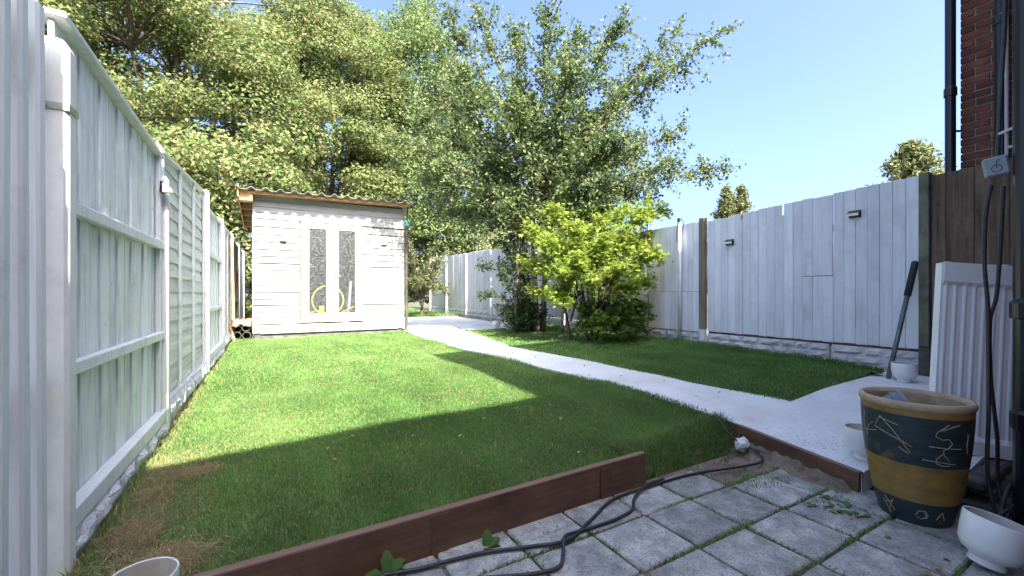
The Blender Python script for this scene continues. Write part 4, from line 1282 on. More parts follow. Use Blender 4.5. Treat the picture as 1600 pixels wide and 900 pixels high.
# ------------------------------------------------------------------ pots
def white_pot(label, loc, rot=(0, 0, 0), s=1.0):
    t = thing('plant_pot', label, 'plant pot', loc, rot=rot, group='white pots')
    prof = [(0.0, 0.0), (0.055, 0.0), (0.058, 0.006), (0.052, 0.022), (0.058, 0.030), (0.083, 0.045), (0.097, 0.075), (0.101, 0.12), (0.1025, 0.185), (0.1005, 0.190), (0.096, 0.187)]
    MB().lathe([(r * s, z * s) for r, z in prof], 40).build('body', 'white_pot', t, smooth=True)
    inn = [(0.096, 0.187), (0.094, 0.12), (0.089, 0.08), (0.075, 0.055), (0.0, 0.05)]
    MB().lathe([(r * s, z * s) for r, z in inn], 40).build('inside', 'pot_inside', t, smooth=True)
    return t


white_pot('white footed pot standing tilted on the paving beside the big dark pot', (2.60, 0.53, PATIO + 0.018), (R(4), R(13), R(-20)), 1.02)
white_pot('white footed pot half hidden behind the big dark pot', (3.20, 1.16, float(path_z(3.20, 1.16))), (0, 0, 0.4))
white_pot('white footed pot standing at the foot of the leaning steel bar', (5.47, 1.665, float(path_z(5.47, 1.665))), (0, 0, 1), 0.98)
white_pot('white pot with a wide rim standing on the lawn behind the long board', (-0.375, 1.93, -1.175), (0, 0, 1), 1.0)

BP = Vector((2.925, 0.85, PATIO - 0.012))
bp = thing('big_plant_pot', 'big dark teal plant pot with an ochre band and scratched signs', 'plant pot', BP)
Hp = 0.625


def pot_r(z):
    return float(np.interp(z, [0, 0.02, 0.1, 0.2, 0.32, 0.43, 0.52, 0.58, Hp], [0.135, 0.143, 0.162, 0.183, 0.199, 0.211, 0.216, 0.218, 0.219]))


def band(z0, z1, n=8):
    return [(pot_r(z0 + (z1 - z0) * i / n), z0 + (z1 - z0) * i / n) for i in range(n + 1)]


MB().lathe([(0, 0.0)] + band(0, 0.13), 64).build('base_band', 'pot_blue', bp, smooth=True)
MB().lathe(band(0.13, 0.32), 64).build('ochre_band', 'pot_ochre', bp, smooth=True)
MB().lathe(band(0.32, 0.56), 64).build('upper_band', 'pot_blue', bp, smooth=True)
MB().lathe(band(0.56, 0.588, 2), 64).build('ochre_line', 'pot_ochre', bp, smooth=True)
MB().lathe([(pot_r(0.588), 0.588), (0.224, 0.595), (0.226, 0.612), (0.221, 0.625), (0.210, 0.628), (0.200, 0.622), (0.196, 0.605)], 64).build('rim', 'pot_rim', bp, smooth=True)
MB().lathe([(0.196, 0.605), (0.19, 0.48), (0.175, 0.30), (0.15, 0.22), (0.0, 0.215)], 48).build('inside', 'pot_rim', bp, smooth=True)
# scratched strokes following the curved side: (angle from the camera-facing side in degrees, height)
face = math.atan2(-BP.y, -BP.x)


def stroke(pts, w=0.0022):
    P = []
    for a, z in pts:
        t_ = face + R(a)
        r_ = pot_r(z) + 0.0004
        P.append((r_ * math.cos(t_), r_ * math.sin(t_), z))
    pts = [(a, z * 1.068) for a, z in pts]
    fine = []
    for p, q in zip(pts[:-1], pts[1:]):
        n = max(2, int(abs(q[0] - p[0]) / 4) + 1)
        for i in range(n):
            f = i / n
            fine.append((p[0] + (q[0] - p[0]) * f, p[1] + (q[1] - p[1]) * f))
    fine.append(pts[-1])
    P = [((pot_r(z) + 0.0004) * math.cos(face + R(a)), (pot_r(z) + 0.0004) * math.sin(face + R(a)), z) for a, z in fine]
    MB().tube(P, w, 5).build('scratched_mark', 'pot_scratch', bp)


# angles grow to the viewer's right
for s_ in ([(-62, 0.50), (-66, 0.46), (-65, 0.42), (-58, 0.39)], [(-62, 0.375), (-55, 0.435), (-47, 0.46)], [(-62, 0.41), (-52, 0.415), (-42, 0.425)],
           [(-36, 0.50), (-44, 0.445), (-28, 0.425), (-10, 0.40)], [(-36, 0.50), (-22, 0.45), (-12, 0.40), (-4, 0.355)], [(-38, 0.495), (-26, 0.485), (-16, 0.475)], [(-12, 0.405), (-2, 0.385)], [(-16, 0.375), (-6, 0.35)],
           [(46, 0.505), (32, 0.485), (22, 0.47), (20, 0.45), (26, 0.435), (34, 0.44), (38, 0.42), (34, 0.40), (28, 0.385), (30, 0.365), (36, 0.34)], [(40, 0.50), (28, 0.477)], [(34, 0.505), (24, 0.475)],
           [(14, 0.40), (30, 0.398), (50, 0.396)], [(8, 0.335), (26, 0.332), (44, 0.325)], [(28, 0.37), (22, 0.345), (22, 0.325), (30, 0.315), (38, 0.32)], [(60, 0.46), (58, 0.41), (62, 0.37)],
           [(-42, 0.11), (-28, 0.05)], [(-44, 0.075), (-30, 0.095)], [(-38, 0.045), (-28, 0.105)], [(-46, 0.09), (-36, 0.03)],
           [(2, 0.06), (6, 0.085), (14, 0.085), (16, 0.06), (10, 0.045), (4, 0.055)], [(14, 0.09), (18, 0.07), (16, 0.05)], [(30, 0.05), (38, 0.09), (44, 0.05)]):
    stroke(s_)
# grey plastic pot thrown inside
t = thing('plastic_pot', 'grey ridged plastic pot lying inside the big dark pot', 'plant pot', BP + Vector((0.03, 0.05, 0.555)), rot=(R(65), R(10), R(25)))
MB().lathe([(0.0, -0.10), (0.065, -0.10), (0.082, 0.0), (0.088, 0.0), (0.088, 0.018), (0.082, 0.02), (0.075, 0.0), (0.06, -0.095), (0, -0.09)], 28).build('body', 'tray', t, smooth=False)
MB().lathe([(0.079, -0.03), (0.084, -0.03), (0.084, -0.02), (0.08, -0.02)], 28).build('ridge', 'tray', t)

# two containers by the ivy
white_pot('small white pot standing on the concrete beside the terracotta pot', (4.72, 8.85, float(path_z(4.72, 8.85))), (0, 0, 1), 0.95)
t = thing('plant_pot', 'dull concrete planter with a terracotta pot on it beside the ivy', 'plant pot', (4.85, 8.40, -0.84))
MB().lathe([(0, 0), (0.11, 0), (0.14, 0.30), (0.125, 0.30), (0.1, 0.25), (0, 0.24)], 24).build('base', 'rock_paint', t)
MB().lathe([(0.0, 0.25), (0.11, 0.25), (0.15, 0.50), (0.165, 0.50), (0.165, 0.56), (0.14, 0.56), (0.12, 0.48), (0, 0.47)], 24).build('terracotta_pot', 'terracotta', t)

# ------------------------------------------------------------------ steel bar, cable box and cables
A = Vector((5.50, 1.80, float(path_z(5.5, 1.8)) + 0.005)); B = Vector((5.962, 1.725, 0.335))
t = thing('steel_bar', 'long steel bar with black rubber grip leaning on the lilac fence', 'bar', A)
D = B - A
MB().tube([(0, 0, 0), D * 0.72], 0.022, 12).build('shaft', 'steel', t, smooth=True)
MB().tube([D * 0.70, D * 0.99, D], [0.031, 0.031, 0.022], 12).build('grip', 'rubber', t, smooth=True)

bx = thing('cable_box', 'grey plastic cable box with a moulded ring symbol hanging by the soil pipe', 'cable box', (3.275, 0.632, 0.655), rot=(R(2), R(-8), math.atan2(-3.235, 0.645) * 0 + R(-78)))
board('housing', 'grey_plastic', bx, -0.045, 0.045, -0.03, 0.03, -0.05, 0.05, 0.008)
ring = [(0.018 * math.cos(a), -0.031, -0.012 + 0.018 * math.sin(a)) for a in np.linspace(0, 2 * PI, 17)]
MB().tube(ring, 0.0022, 6, cap=False).build('ring_mark', 'grey_mark', bx)
MB().tube([(0, -0.031, -0.012), (0.002, -0.031, 0.022), (0.012, -0.031, 0.03), (0.016, -0.031, 0.024)], 0.0022, 6).build('hook_mark', 'grey_mark', bx)
t = thing('cable_clip', 'small pale cable clip on the soil pipe above the grey cable box', 'clip', (3.275, 0.597, 0.83), rot=(0, R(-20), R(-78)))
MB().box(-0.03, 0.03, -0.01, 0.01, -0.006, 0.006).build('clip', 'pale_pipe', t)


def cable(label, pts, r, name='cable', group=None, off=(0, 0, 0)):
    P = [Vector(p) + Vector(off) for p in pts]
    out = []
    n = len(P)
    for i in range(n - 1):
        p0, p1, p2, p3 = P[max(i - 1, 0)], P[i], P[i + 1], P[min(i + 2, n - 1)]
        for k in range(8):
            t = k / 8
            out.append(0.5 * ((2 * p1) + (p2 - p0) * t + (2 * p0 - 5 * p1 + 4 * p2 - p3) * t * t + (3 * p1 - p0 - 3 * p2 + p3) * t ** 3))
    out.append(P[-1])
    o = MB().tube(out, r, 8).build(name, 'cable', None, smooth=True)
    return tag(o, label, 'cable', group)


S_, C_ = math.sin(math.atan(384 / 660)), math.cos(math.atan(384 / 660))
zc = PATIO + 0.012
cable('thick black cable lying nearest the long brown board across the paving',
      [(0.10, 1.70, zc), (0.37, 1.735, zc), (0.55, 1.70, zc), (0.80, 1.67, zc), (1.02, 1.60, zc), (1.20, 1.555, zc), (1.40, 1.63, zc), (1.66, 1.735, zc), (1.95, 1.745, zc), (2.30, 1.73, zc), (2.60, 1.66, zc), (2.84, 1.61, zc + 0.004), (2.945, 1.645, zc + 0.01), (2.98, 1.72, zc + 0.03), (2.985, 1.78, zc + 0.04)], 0.0082)
cable('thick black cable swinging wide over the slabs before crossing its twin',
      [(0.16, 1.68, zc + 0.018), (0.36, 1.69, zc), (0.55, 1.60, zc), (0.75, 1.515, zc), (0.93, 1.44, zc), (1.05, 1.42, zc), (1.12, 1.48, zc + 0.004), (1.19, 1.56, zc + 0.016), (1.32, 1.58, zc), (1.50, 1.575, zc), (1.66, 1.60, zc), (1.76, 1.68, zc), (1.90, 1.735, zc + 0.016), (2.10, 1.765, zc + 0.003)], 0.0082)
cable('thin black lead running from the white lump into the grass', [(2.97, 1.83, -1.08), (2.95, 1.90, -1.03), (2.99, 1.98, -0.985), (3.06, 2.08, -0.965)], 0.006)
cable('short dark lead lying on the soil along the dark board', [(3.0, 1.74, zc + 0.03), (3.035, 1.66, zc + 0.01), (3.03, 1.52, zc + 0.002), (2.985, 1.40, zc - 0.004)], 0.006)
cable('slack black cable dropping from the grey box across the radiator', [(3.22, 0.655, 0.56), (3.19, 0.668, 0.40), (3.18, 0.67, 0.15), (3.19, 0.66, -0.08), (3.17, 0.655, -0.30), (3.10, 0.64, -0.60), (3.06, 0.635, -0.90), (3.05, 0.60, PATIO + 0.02)], 0.0085, off=(0.045, -0.008, 0.0))
cable('black cable curving past the soil pipe down to the stone ledge', [(3.235, 0.615, 0.55), (3.25, 0.63, 0.20), (3.235, 0.64, -0.02), (3.20, 0.655, -0.15), (3.215, 0.655, -0.45), (3.25, 0.64, -0.75), (3.27, 0.64, -1.0), (3.20, 0.60, PATIO + 0.03)], 0.0085, off=(0.045, -0.008, 0.0))
cable('black cable hugging the soil pipe above and below the box', [(3.235, 0.60, 2.6), (3.23, 0.605, 1.6), (3.225, 0.625, 0.95), (3.225, 0.635, 0.66)], 0.009, off=(0.045, -0.008, 0.0))
cable('tangle of black cable heaped before the dark stone ledge', [(3.05, 0.60, PATIO + 0.02), (2.98, 0.56, PATIO + 0.05), (3.10, 0.55, PATIO + 0.10), (3.26, 0.57, PATIO + 0.08), (3.36, 0.585, PATIO + 0.02), (3.20, 0.56, PATIO + 0.03), (3.02, 0.54, PATIO + 0.13), (2.93, 0.565, PATIO + 0.10), (3.00, 0.58, PATIO + 0.02), (3.18, 0.58, PATIO + 0.15), (3.30, 0.58, PATIO + 0.16), (3.22, 0.56, PATIO + 0.02)], 0.008)


def blob(name, label, cat, loc, r, mat, seed, sq=(1, 1, 0.7), group=None):
    rr = random.Random(seed)
    bm = bmesh.new()
    bmesh.ops.create_icosphere(bm, subdivisions=2, radius=r)
    for v in bm.verts:
        v.co *= rr.uniform(0.72, 1.15)
        v.co = Vector((v.co.x * sq[0], v.co.y * sq[1], v.co.z * sq[2]))
    me = bpy.data.meshes.new(name); bm.to_mesh(me); bm.free()
    o = link_mesh(name, me, mat, None, loc, (0, 0, rr.uniform(0, 6)))
    return tag(o, label, cat, group)


blob('mortar_lump', 'white lump of hardened mortar with a cable end beside the turf corner', 'lump', (2.985, 1.815, PATIO + 0.05), 0.062, 'white_lump', 3, (1.15, 0.8, 0.85))
for k in range(26):
    px, py = random.choice(((2.75, 1.5), (2.85, 1.3), (2.68, 1.2), (2.5, 1.62), (2.3, 1.72)))
    px += random.gauss(0, 0.09); py += random.gauss(0, 0.06)
    px += 0.15
    if px > 3.02 - (1.85 - py) * 0.22 or py > 1.78:
        continue
    blob('pebble', 'small pebble on the bare soil between paving and dark board', 'pebble', (px, py, PATIO - 0.012), random.uniform(0.006, 0.017), 'pebble', 100 + k, (1, 1, 0.6), 'pebbles on the soil')

# ------------------------------------------------------------------ vegetation
M['lf_syc'] = leaf_mat('sycamore leaf', [(0.088, 0.135, 0.040), (0.13, 0.185, 0.062), (0.175, 0.225, 0.082), (0.22, 0.235, 0.092), (0.29, 0.23, 0.11)], 0.40, 0.75, 0.5, (0.135, 0.19, 0.062), (0.5, 0.7), 0.2)
M['lf_ash'] = leaf_mat('light green leaf', [(0.105, 0.16, 0.05), (0.155, 0.22, 0.075), (0.21, 0.265, 0.10)], 0.40, 0.65, 0.5, (0.16, 0.215, 0.075), (0.5, 0.7))
M['lf_plum'] = leaf_mat('plum leaf', [(0.07, 0.11, 0.034), (0.11, 0.16, 0.053), (0.155, 0.205, 0.078), (0.20, 0.24, 0.105)], 0.36, 0.62, 0.9, (0.10, 0.15, 0.04), (0.5, 0.7), 0.35)
M['lf_apple'] = leaf_mat('apple leaf', [(0.08, 0.11, 0.03), (0.13, 0.155, 0.05), (0.19, 0.19, 0.08)], 0.3, 0.5)
M['lf_will'] = leaf_mat('pale scrub leaf', [(0.14, 0.18, 0.07), (0.21, 0.235, 0.10), (0.28, 0.28, 0.145)], 0.3, 0.55)
M['lf_laurel'] = leaf_mat('laurel leaf', [(0.045, 0.095, 0.015), (0.08, 0.15, 0.025), (0.13, 0.20, 0.04)], 0.3, 0.3, spec=0.6)
M['lf_ivy'] = leaf_mat('ivy leaf', [(0.018, 0.045, 0.012), (0.035, 0.075, 0.02), (0.06, 0.105, 0.03)], 0.2, 0.4)
M['lf_maple'] = leaf_mat('yellow green maple leaf', [(0.15, 0.255, 0.03), (0.23, 0.34, 0.045), (0.33, 0.41, 0.07), (0.37, 0.36, 0.10)], 0.45, 0.6, spec=0.2)
M['lf_maple2'] = leaf_mat('green maple leaf', [(0.07, 0.135, 0.02), (0.11, 0.19, 0.03), (0.15, 0.23, 0.04)], 0.4, 0.5)
M['lf_conifer'] = leaf_mat('conifer spray', [(0.075, 0.095, 0.035), (0.13, 0.15, 0.055), (0.22, 0.225, 0.08)], 0.2, 0.7)
RV = np.array([C_, -S_, 0.0]); FV = np.array([S_, C_, 0.0]); UP = np.array([0, 0, 1.0])


def rfz(r, f, z):
    """local tree frame: r across the garden view, f away, z up (metres)"""
    return RV * r + FV * f + UP * z


def clump_tree(name, label, cat, base, trunk_h, lean, trunk_r, centre, radii, n_clump, rc, n_leaf, leaf, mat, bark='bark', group=None, forks=3, seed=1, shell=0.45, low=-0.85):
    """broad tree: trunk, forks, limbs that end in leafy clumps spread through an uneven crown"""
    rs = np.random.default_rng(seed)
    t = thing(name, label, cat, base, group=group)
    m = MB()
    top = np.array([lean[0], lean[1], trunk_h])
    tr = bez((0, 0, -0.2), (lean[0] * 0.2, lean[1] * 0.2, trunk_h * 0.5), top, 8)
    m.tube(tr, list(np.linspace(trunk_r, trunk_r * 0.55, 8)), 10)
    cen = np.array(centre, float); rad = np.array(radii, float)
    fk = [top]
    for k in range(forks):
        a = 2 * PI * (k + rs.uniform(0, 0.5)) / forks
        e = cen + rad * np.array([math.cos(a) * 0.35, math.sin(a) * 0.35, rs.uniform(0.1, 0.55)])
        p = bez(tr[5], (tr[5] + e) / 2 + rs.normal(0, 0.3, 3), e, 7)
        m.tube(p, list(np.linspace(trunk_r * 0.5, trunk_r * 0.12, 7)), 8, cap=False)
        fk += [p[2], p[4], p[6]]
    fk = np.array(fk)
    C, Rr = [], []
    tries = 0
    while len(C) < n_clump and tries < n_clump * 40:
        tries += 1
        d = rs.normal(size=3); d /= np.linalg.norm(d)
        if d[2] < low:
            continue
        s = rs.uniform(shell, 1.0) ** 0.6
        wob = 1 + 0.16 * math.sin(d[0] * 5 + seed) + 0.14 * math.sin(d[1] * 6 + d[2] * 4 + seed * 2)
        p = cen + rad * d * s * wob
        if any(np.linalg.norm((p - q) / rc) < 0.74 for q in C):
            continue
        C.append(p)
    tw = MB()
    pts, outs = [], []
    for p in C:
        j = np.argmin(np.linalg.norm(fk - p, axis=1) + (fk[:, 2] > p[2]) * 1.0)
        b = bez(fk[j], (fk[j] + p) / 2 + np.array([0, 0, 0.25]) + rs.normal(0, 0.2, 3), p, 6)
        m.tube(b, list(np.linspace(trunk_r * 0.16, 0.02, 6)), 5, cap=False)
        k = int(n_leaf * rs.uniform(0.7, 1.3))
        d = unit(rs.normal(size=(k, 3)))
        d[:, 2] = np.where(d[:, 2] < -0.2, d[:, 2] * 0.4, d[:, 2])
        s = rs.uniform(0.25, 1.0, k) ** 0.5
        q = p + d * s[:, None] * np.array(rc) * rs.uniform(0.75, 1.25) + rs.normal(0, 0.05, (k, 3)) * np.array(rc)
        pts.append(q); outs.append(d * 1.2)
    pts = np.concatenate(pts); outs = np.concatenate(outs)
    m.build('trunk', bark, t, smooth=True)
    v, q = leaves(pts, leaf, leaf * 0.62, 0.45, outs, droop=0.5)
    np_mesh('crown', v, q, mat, t)
    return t


def twig_tree(name, label, cat, base, stems, arms, n_twig, twig_len, n_leaf, leaf, wid, mat, bark='bark', group=None, seed=1, start=0.3, up=0.35, droop=0.2, spread=0.045, star=False, stem_r=0.05, parts=True, upbias=0.5):
    """open tree: stems, arching arms, many leafy twigs along each arm"""
    rs = np.random.default_rng(seed)
    t = thing(name, label, cat, base, group=group)
    m = MB()
    for (b, e, r0, r1) in stems:
        p = bez(b, (np.array(b) * 0.5 + np.array(e) * 0.5) + rs.normal(0, 0.08, 3), e, 8)
        m.tube(p, list(np.linspace(r0, r1, 8)), 8)
    pts = []
    for (a, b, c, r0, dens) in arms:
        p = bez(a, b, c, 14)
        m.tube(p, list(np.linspace(r0, 0.006, 14)), 6, cap=False)
        nt = max(3, int(n_twig * dens))
        for k in range(nt):
            f = start + (1 - start) * rs.uniform(0, 1) ** 0.85
            i = min(int(f * 13), 12)
            o = p[i] + (p[i + 1] - p[i]) * (f * 13 - i)
            tang = (p[i + 1] - p[i]) / (np.linalg.norm(p[i + 1] - p[i]) + 1e-6)
            d = rs.normal(size=3) + tang * 0.9 + UP * upbias
            d /= np.linalg.norm(d)
            L = twig_len * rs.uniform(0.4, 1.2) * (1.15 - 0.6 * f)
            e = o + d * L - UP * L * L * 0.25
            mid = (o + e) / 2 + rs.normal(0, 0.05, 3) * L
            tp = bez(o, mid, e, 5)
            m.tube(tp, [0.006, 0.005, 0.004, 0.003, 0.002], 3, cap=False)
            kk = int(n_leaf * rs.uniform(0.6, 1.3))
            fs_ = rs.uniform(0.1, 1.03, kk)
            q = np.array([np.interp(fs_, np.linspace(0, 1, 5), tp[:, ax]) for ax in range(3)]).T
            pts.append(q + rs.normal(0, spread, (kk, 3)))
    pts = np.concatenate(pts)
    m.build('trunk', bark, t, smooth=True)
    if star:
        v, q = star_leaves(pts, leaf, up, droop)
    else:
        v, q = leaves(pts, leaf, wid, up, None, droop)
    np_mesh('crown', v, q, mat, t)
    return t


def pos(Xw, Yw, z):
    return (Xw, Yw, z)


# tall trees beyond the garden
G = 'tall trees beyond the garden'
clump_tree('sycamore_tree', 'huge sycamore with rust tinged clumps leaning over the white fence', 'tree', (-3.6, 22.0, -1.3), 4.5, (0.6, 0), 0.42, (0.0, 0, 8.8), (5.6, 5.0, 6.4), 165, (1.30, 1.30, 0.80), 960, 0.145, 'lf_syc', group=G, forks=5, seed=3)
clump_tree('sycamore_tree', 'tall sycamore with rust tinged clumps rising directly behind the shed', 'tree', (3.0, 24.5, -1.3), 5.0, (-0.3, 0.2), 0.40, (0.2, 0, 9.6), (5.6, 4.6, 7.2), 165, (1.30, 1.30, 0.80), 960, 0.145, 'lf_syc', group=G, forks=5, seed=8)
clump_tree('sycamore_tree', 'sycamore filling the corner behind the white fence, low crown', 'tree', (-9.5, 20.0, -1.3), 3.5, (0.3, 0), 0.38, (0.5, 0, 9.0), (5.0, 4.5, 7.0), 115, (1.45, 1.45, 0.9), 700, 0.16, 'lf_syc', group=G, forks=4, seed=13)
clump_tree('ash_tree', 'slim light green tree with pale bare stems between shed and plum tree', 'tree', (9.3, 25.0, -1.3), 5.2, (0.2, 0), 0.24, (-1.8, 0, 10.2), (3.9, 3.6, 8.4), 165, (1.15, 1.15, 0.85), 420, 0.165, 'lf_ash', 'pale_bark', G, forks=4, seed=21)
clump_tree('maple_tree', 'dense fresh green tree growing just behind the shed roof corner', 'tree', (8.0, 18.5, -1.3), 3.2, (0.2, 0), 0.20, (0.3, 0, 5.4), (2.6, 2.6, 3.5), 75, (0.85, 0.85, 0.65), 330, 0.15, 'lf_ash', 'pale_bark', G, forks=4, seed=27)
clump_tree('sycamore_tree', 'low green tree showing between fence tops and shed roof', 'tree', (-1.6, 17.5, -1.3), 2.2, (0.1, 0), 0.22, (0.2, 0, 4.2), (3.0, 2.4, 2.4), 75, (0.95, 0.95, 0.65), 330, 0.17, 'lf_syc', group=G, forks=4, seed=31)
# scrub behind the grey fence
G2 = 'scrub behind the grey panels'
clump_tree('scrub_bush', 'pale willowy bush rising behind the grey fence panels', 'bush', (8.6, 13.5, -1.3), 1.2, (0, 0), 0.08, (0, 0, 2.5), (1.9, 1.9, 1.55), 55, (0.6, 0.6, 0.55), 260, 0.10, 'lf_will', 'pale_bark', G2, forks=4, seed=41)
clump_tree('scrub_bush', 'tall yellowish bush between the far corner and the plum tree', 'bush', (9.5, 17.5, -1.3), 1.6, (0, 0), 0.10, (0, 0, 3.4), (2.4, 2.2, 2.3), 60, (0.75, 0.75, 0.65), 280, 0.13, 'lf_will', 'pale_bark', G2, forks=4, seed=43)
clump_tree('scrub_bush', 'dark green bush closing the far end beyond the grass patch', 'bush', (6.2, 27.0, -1.2), 1.0, (0, 0), 0.10, (0, 0, 2.4), (3.6, 1.8, 2.3), 60, (0.9, 0.9, 0.75), 280, 0.17, 'lf_apple', 'bark', G2, forks=4, seed=47)
clump_tree('scrub_bush', 'olive bush under the pale stemmed tree, beyond the shed', 'bush', (8.2, 22.0, -1.3), 1.2, (0, 0), 0.10, (0, 0, 3.0), (3.0, 2.0, 2.6), 60, (0.85, 0.85, 0.75), 280, 0.16, 'lf_apple', 'bark', G2, forks=4, seed=49)
clump_tree('scrub_bush', 'shaded bush at the back of the gap between shed and white fence', 'bush', (0.3, 15.8, -1.2), 0.8, (0, 0), 0.10, (0, 0, 1.5), (1.9, 1.2, 1.3), 40, (0.7, 0.7, 0.55), 260, 0.14, 'lf_apple', 'bark', G2, forks=4, seed=50)

# small apple tree by the shed's downpipe side
arms = []
rs = np.random.default_rng(5)
for k in range(16):
    a = rs.uniform(0, 2 * PI); rr_ = rs.uniform(0.5, 1.15); zt = rs.uniform(0.5, 3.3)
    b0 = np.array([0.05, 0, 0.45 + 0.4 * rs.uniform()])
    e = np.array([rr_ * math.cos(a), rr_ * math.sin(a), zt])
    arms.append((b0, (b0 + e) / 2 + np.array([0, 0, 0.5]), e, 0.03, 1.0))
twig_tree('apple_tree', 'small pale leaved apple tree beside the far concrete and grey fence', 'tree', (4.75, 14.6, -0.84), [((0, 0, -0.05), (0.08, 0.05, 1.2), 0.06, 0.035), ((0.05, 0, 0.3), (-0.3, 0.2, 1.8), 0.04, 0.02)], arms, 17, 0.55, 15, 0.10, 0.055, 'lf_apple', seed=6, start=0.2, spread=0.06)

# plum tree: long arching arms with sparse leaves against the sky
pb = np.array([4.95, 7.45, -0.82])
ends = [(4.05, 0.2, 3.55, 1.0), (3.70, -0.3, 6.15, 0.8), (3.05, 0.3, 6.45, 0.9), (3.25, 0.5, 4.45, 0.9), (2.75, -0.4, 3.40, 1.0), (2.2, 0.6, 5.6, 1.0), (1.6, -0.6, 6.1, 1.0), (0.9, 0.3, 6.5, 1.0),
        (-1.25, 0.2, 6.95, 0.9), (-1.85, -0.2, 6.55, 0.9), (-0.5, 0.5, 6.7, 0.8), (0.2, -0.6, 6.3, 0.9), (-2.35, 0.4, 5.5, 1.0), (-2.5, -0.3, 4.5, 1.0), (-2.3, 0.2, 3.3, 0.9), (-1.6, -0.7, 5.2, 1.0), (-1.3, 0.8, 4.2, 1.0),
        (2.4, 0.9, 4.2, 1.0), (1.7, 1.2, 5.0, 1.0), (0.6, -1.2, 5.0, 1.1), (-0.5, -1.2, 4.4, 1.0), (0.0, 1.4, 5.4, 1.0), (1.5, -1.1, 3.7, 1.0), (0.9, 0.9, 4.1, 1.0), (-1.9, 0.9, 2.7, 0.8), (2.0, 0.1, 3.0, 1.0), (-2.9, -0.5, 3.9, 0.7),
        (-0.9, 0.3, 3.4, 1.1), (0.3, 0.3, 3.6, 1.2), (1.2, 0.2, 4.6, 1.1), (-0.4, 0.2, 5.3, 1.1), (0.6, 0.6, 2.9, 1.2), (-0.5, -0.5, 2.6, 1.0), (1.3, -0.5, 2.7, 1.1)]
arms = []
for (r, f, z, d) in ends:
    z0 = min(3.4, 0.9 + 0.42 * z)
    a = rfz(r * 0.10, f * 0.15, z0)
    mid = rfz(r * 0.55, f * 0.6, z0 + (z - z0) * 0.45 + 0.35)
    arms.append((a, mid, rfz(r, f, z), 0.028, d))
stems = [((0, 0, -0.1), rfz(-0.1, 0, 3.4), 0.075, 0.03), (rfz(0.12, 0.1, -0.1), rfz(0.3, 0.1, 3.5), 0.07, 0.03), (rfz(-0.1, 0.12, -0.1), rfz(-0.4, 0.2, 3.0), 0.055, 0.03)]
plum = twig_tree('plum_tree', 'spreading plum tree with arching open branches and dark fruit', 'tree', tuple(pb), stems, arms, 84, 0.92, 27, 0.080, 0.05, 'lf_plum', seed=12, start=0.08, spread=0.05, upbias=0.08)
# fruit
bm = bmesh.new()
bmesh.ops.create_icosphere(bm, subdivisions=1, radius=0.028)
pm = bpy.data.meshes.new('plum'); bm.to_mesh(pm); bm.free()
pm.materials.append(M['plum'])
pm.polygons.foreach_set('use_smooth', [True] * len(pm.polygons))
rs = np.random.default_rng(77)
for (r, f, z, k) in ((-2.1, -0.2, 2.75, 9), (-1.75, -0.3, 3.2, 5), (-2.3, 0, 2.3, 7), (-2.0, -0.3, 1.95, 6), (0.35, -0.7, 4.6, 5), (-0.45, -0.6, 3.2, 5), (2.6, 0.1, 2.95, 6), (3.0, 0, 5.1, 5), (2.0, -0.4, 2.3, 5), (3.1, 0.2, 4.3, 4), (-2.3, 0, 3.6, 4), (1.3, -0.7, 2.6, 4), (-2.2, -0.1, 5.0, 4)):
    for _ in range(k):
        q = rfz(r, f, z) + rs.normal(0, 0.07, 3)
        link_mesh('plum', pm, None, plum, tuple(q))

# laurel bush inside, ivy on the stems
arms = []
rs = np.random.default_rng(15)
for k in range(26):
    a = rs.uniform(0, 2 * PI); rr_ = rs.uniform(0.2, 0.85)
    e = rfz(0.75 + rr_ * math.cos(a) * 1.05, -0.55 + rr_ * math.sin(a) * 0.7, rs.uniform(1.4, 3.1))
    arms.append((rfz(0.55, -0.3, 0.4), rfz(0.6, -0.35, 1.4), e, 0.02, 1.0))
twig_tree('laurel_bush', 'bushy laurel with broad glossy leaves growing between plum tree and maple', 'bush', tuple(pb), [(rfz(0.5, -0.3, -0.05), rfz(0.6, -0.35, 1.3), 0.03, 0.02)], arms, 15, 0.45, 10, 0.105, 0.05, 'lf_laurel', seed=16, start=0.45, spread=0.03)
arms = []
rs = np.random.default_rng(25)
for k in range(30):
    a = rs.uniform(0, 2 * PI); rr_ = rs.uniform(0.1, 0.5)
    zz_ = rs.uniform(0.15, 2.3)
    c0 = rfz(-0.35, 0.0, max(0.0, zz_ - 0.7))
    e = rfz(-0.40 + rr_ * math.cos(a) * (1.3 if zz_ < 0.8 else 0.9), rr_ * math.sin(a), zz_)
    arms.append((c0, (c0 + e) / 2, e, 0.012, 1.0))
for (r, z) in ((-1.25, 1.35), (-1.15, 0.75), (-0.95, 1.9), (-1.0, 2.2)):
    arms.append((rfz(-0.4, -0.1, z - 0.3), rfz(r * 0.7, -0.1, z + 0.05), rfz(r, -0.1, z), 0.01, 1.0))
twig_tree('ivy', 'dark green ivy climbing over the stems at the foot of the plum tree', 'ivy', tuple(pb), [(rfz(-0.45, 0, -0.05), rfz(-0.4, 0.1, 2.2), 0.05, 0.03)], arms, 17, 0.35, 12, 0.06, 0.05, 'lf_ivy', seed=26, start=0.2, spread=0.04)

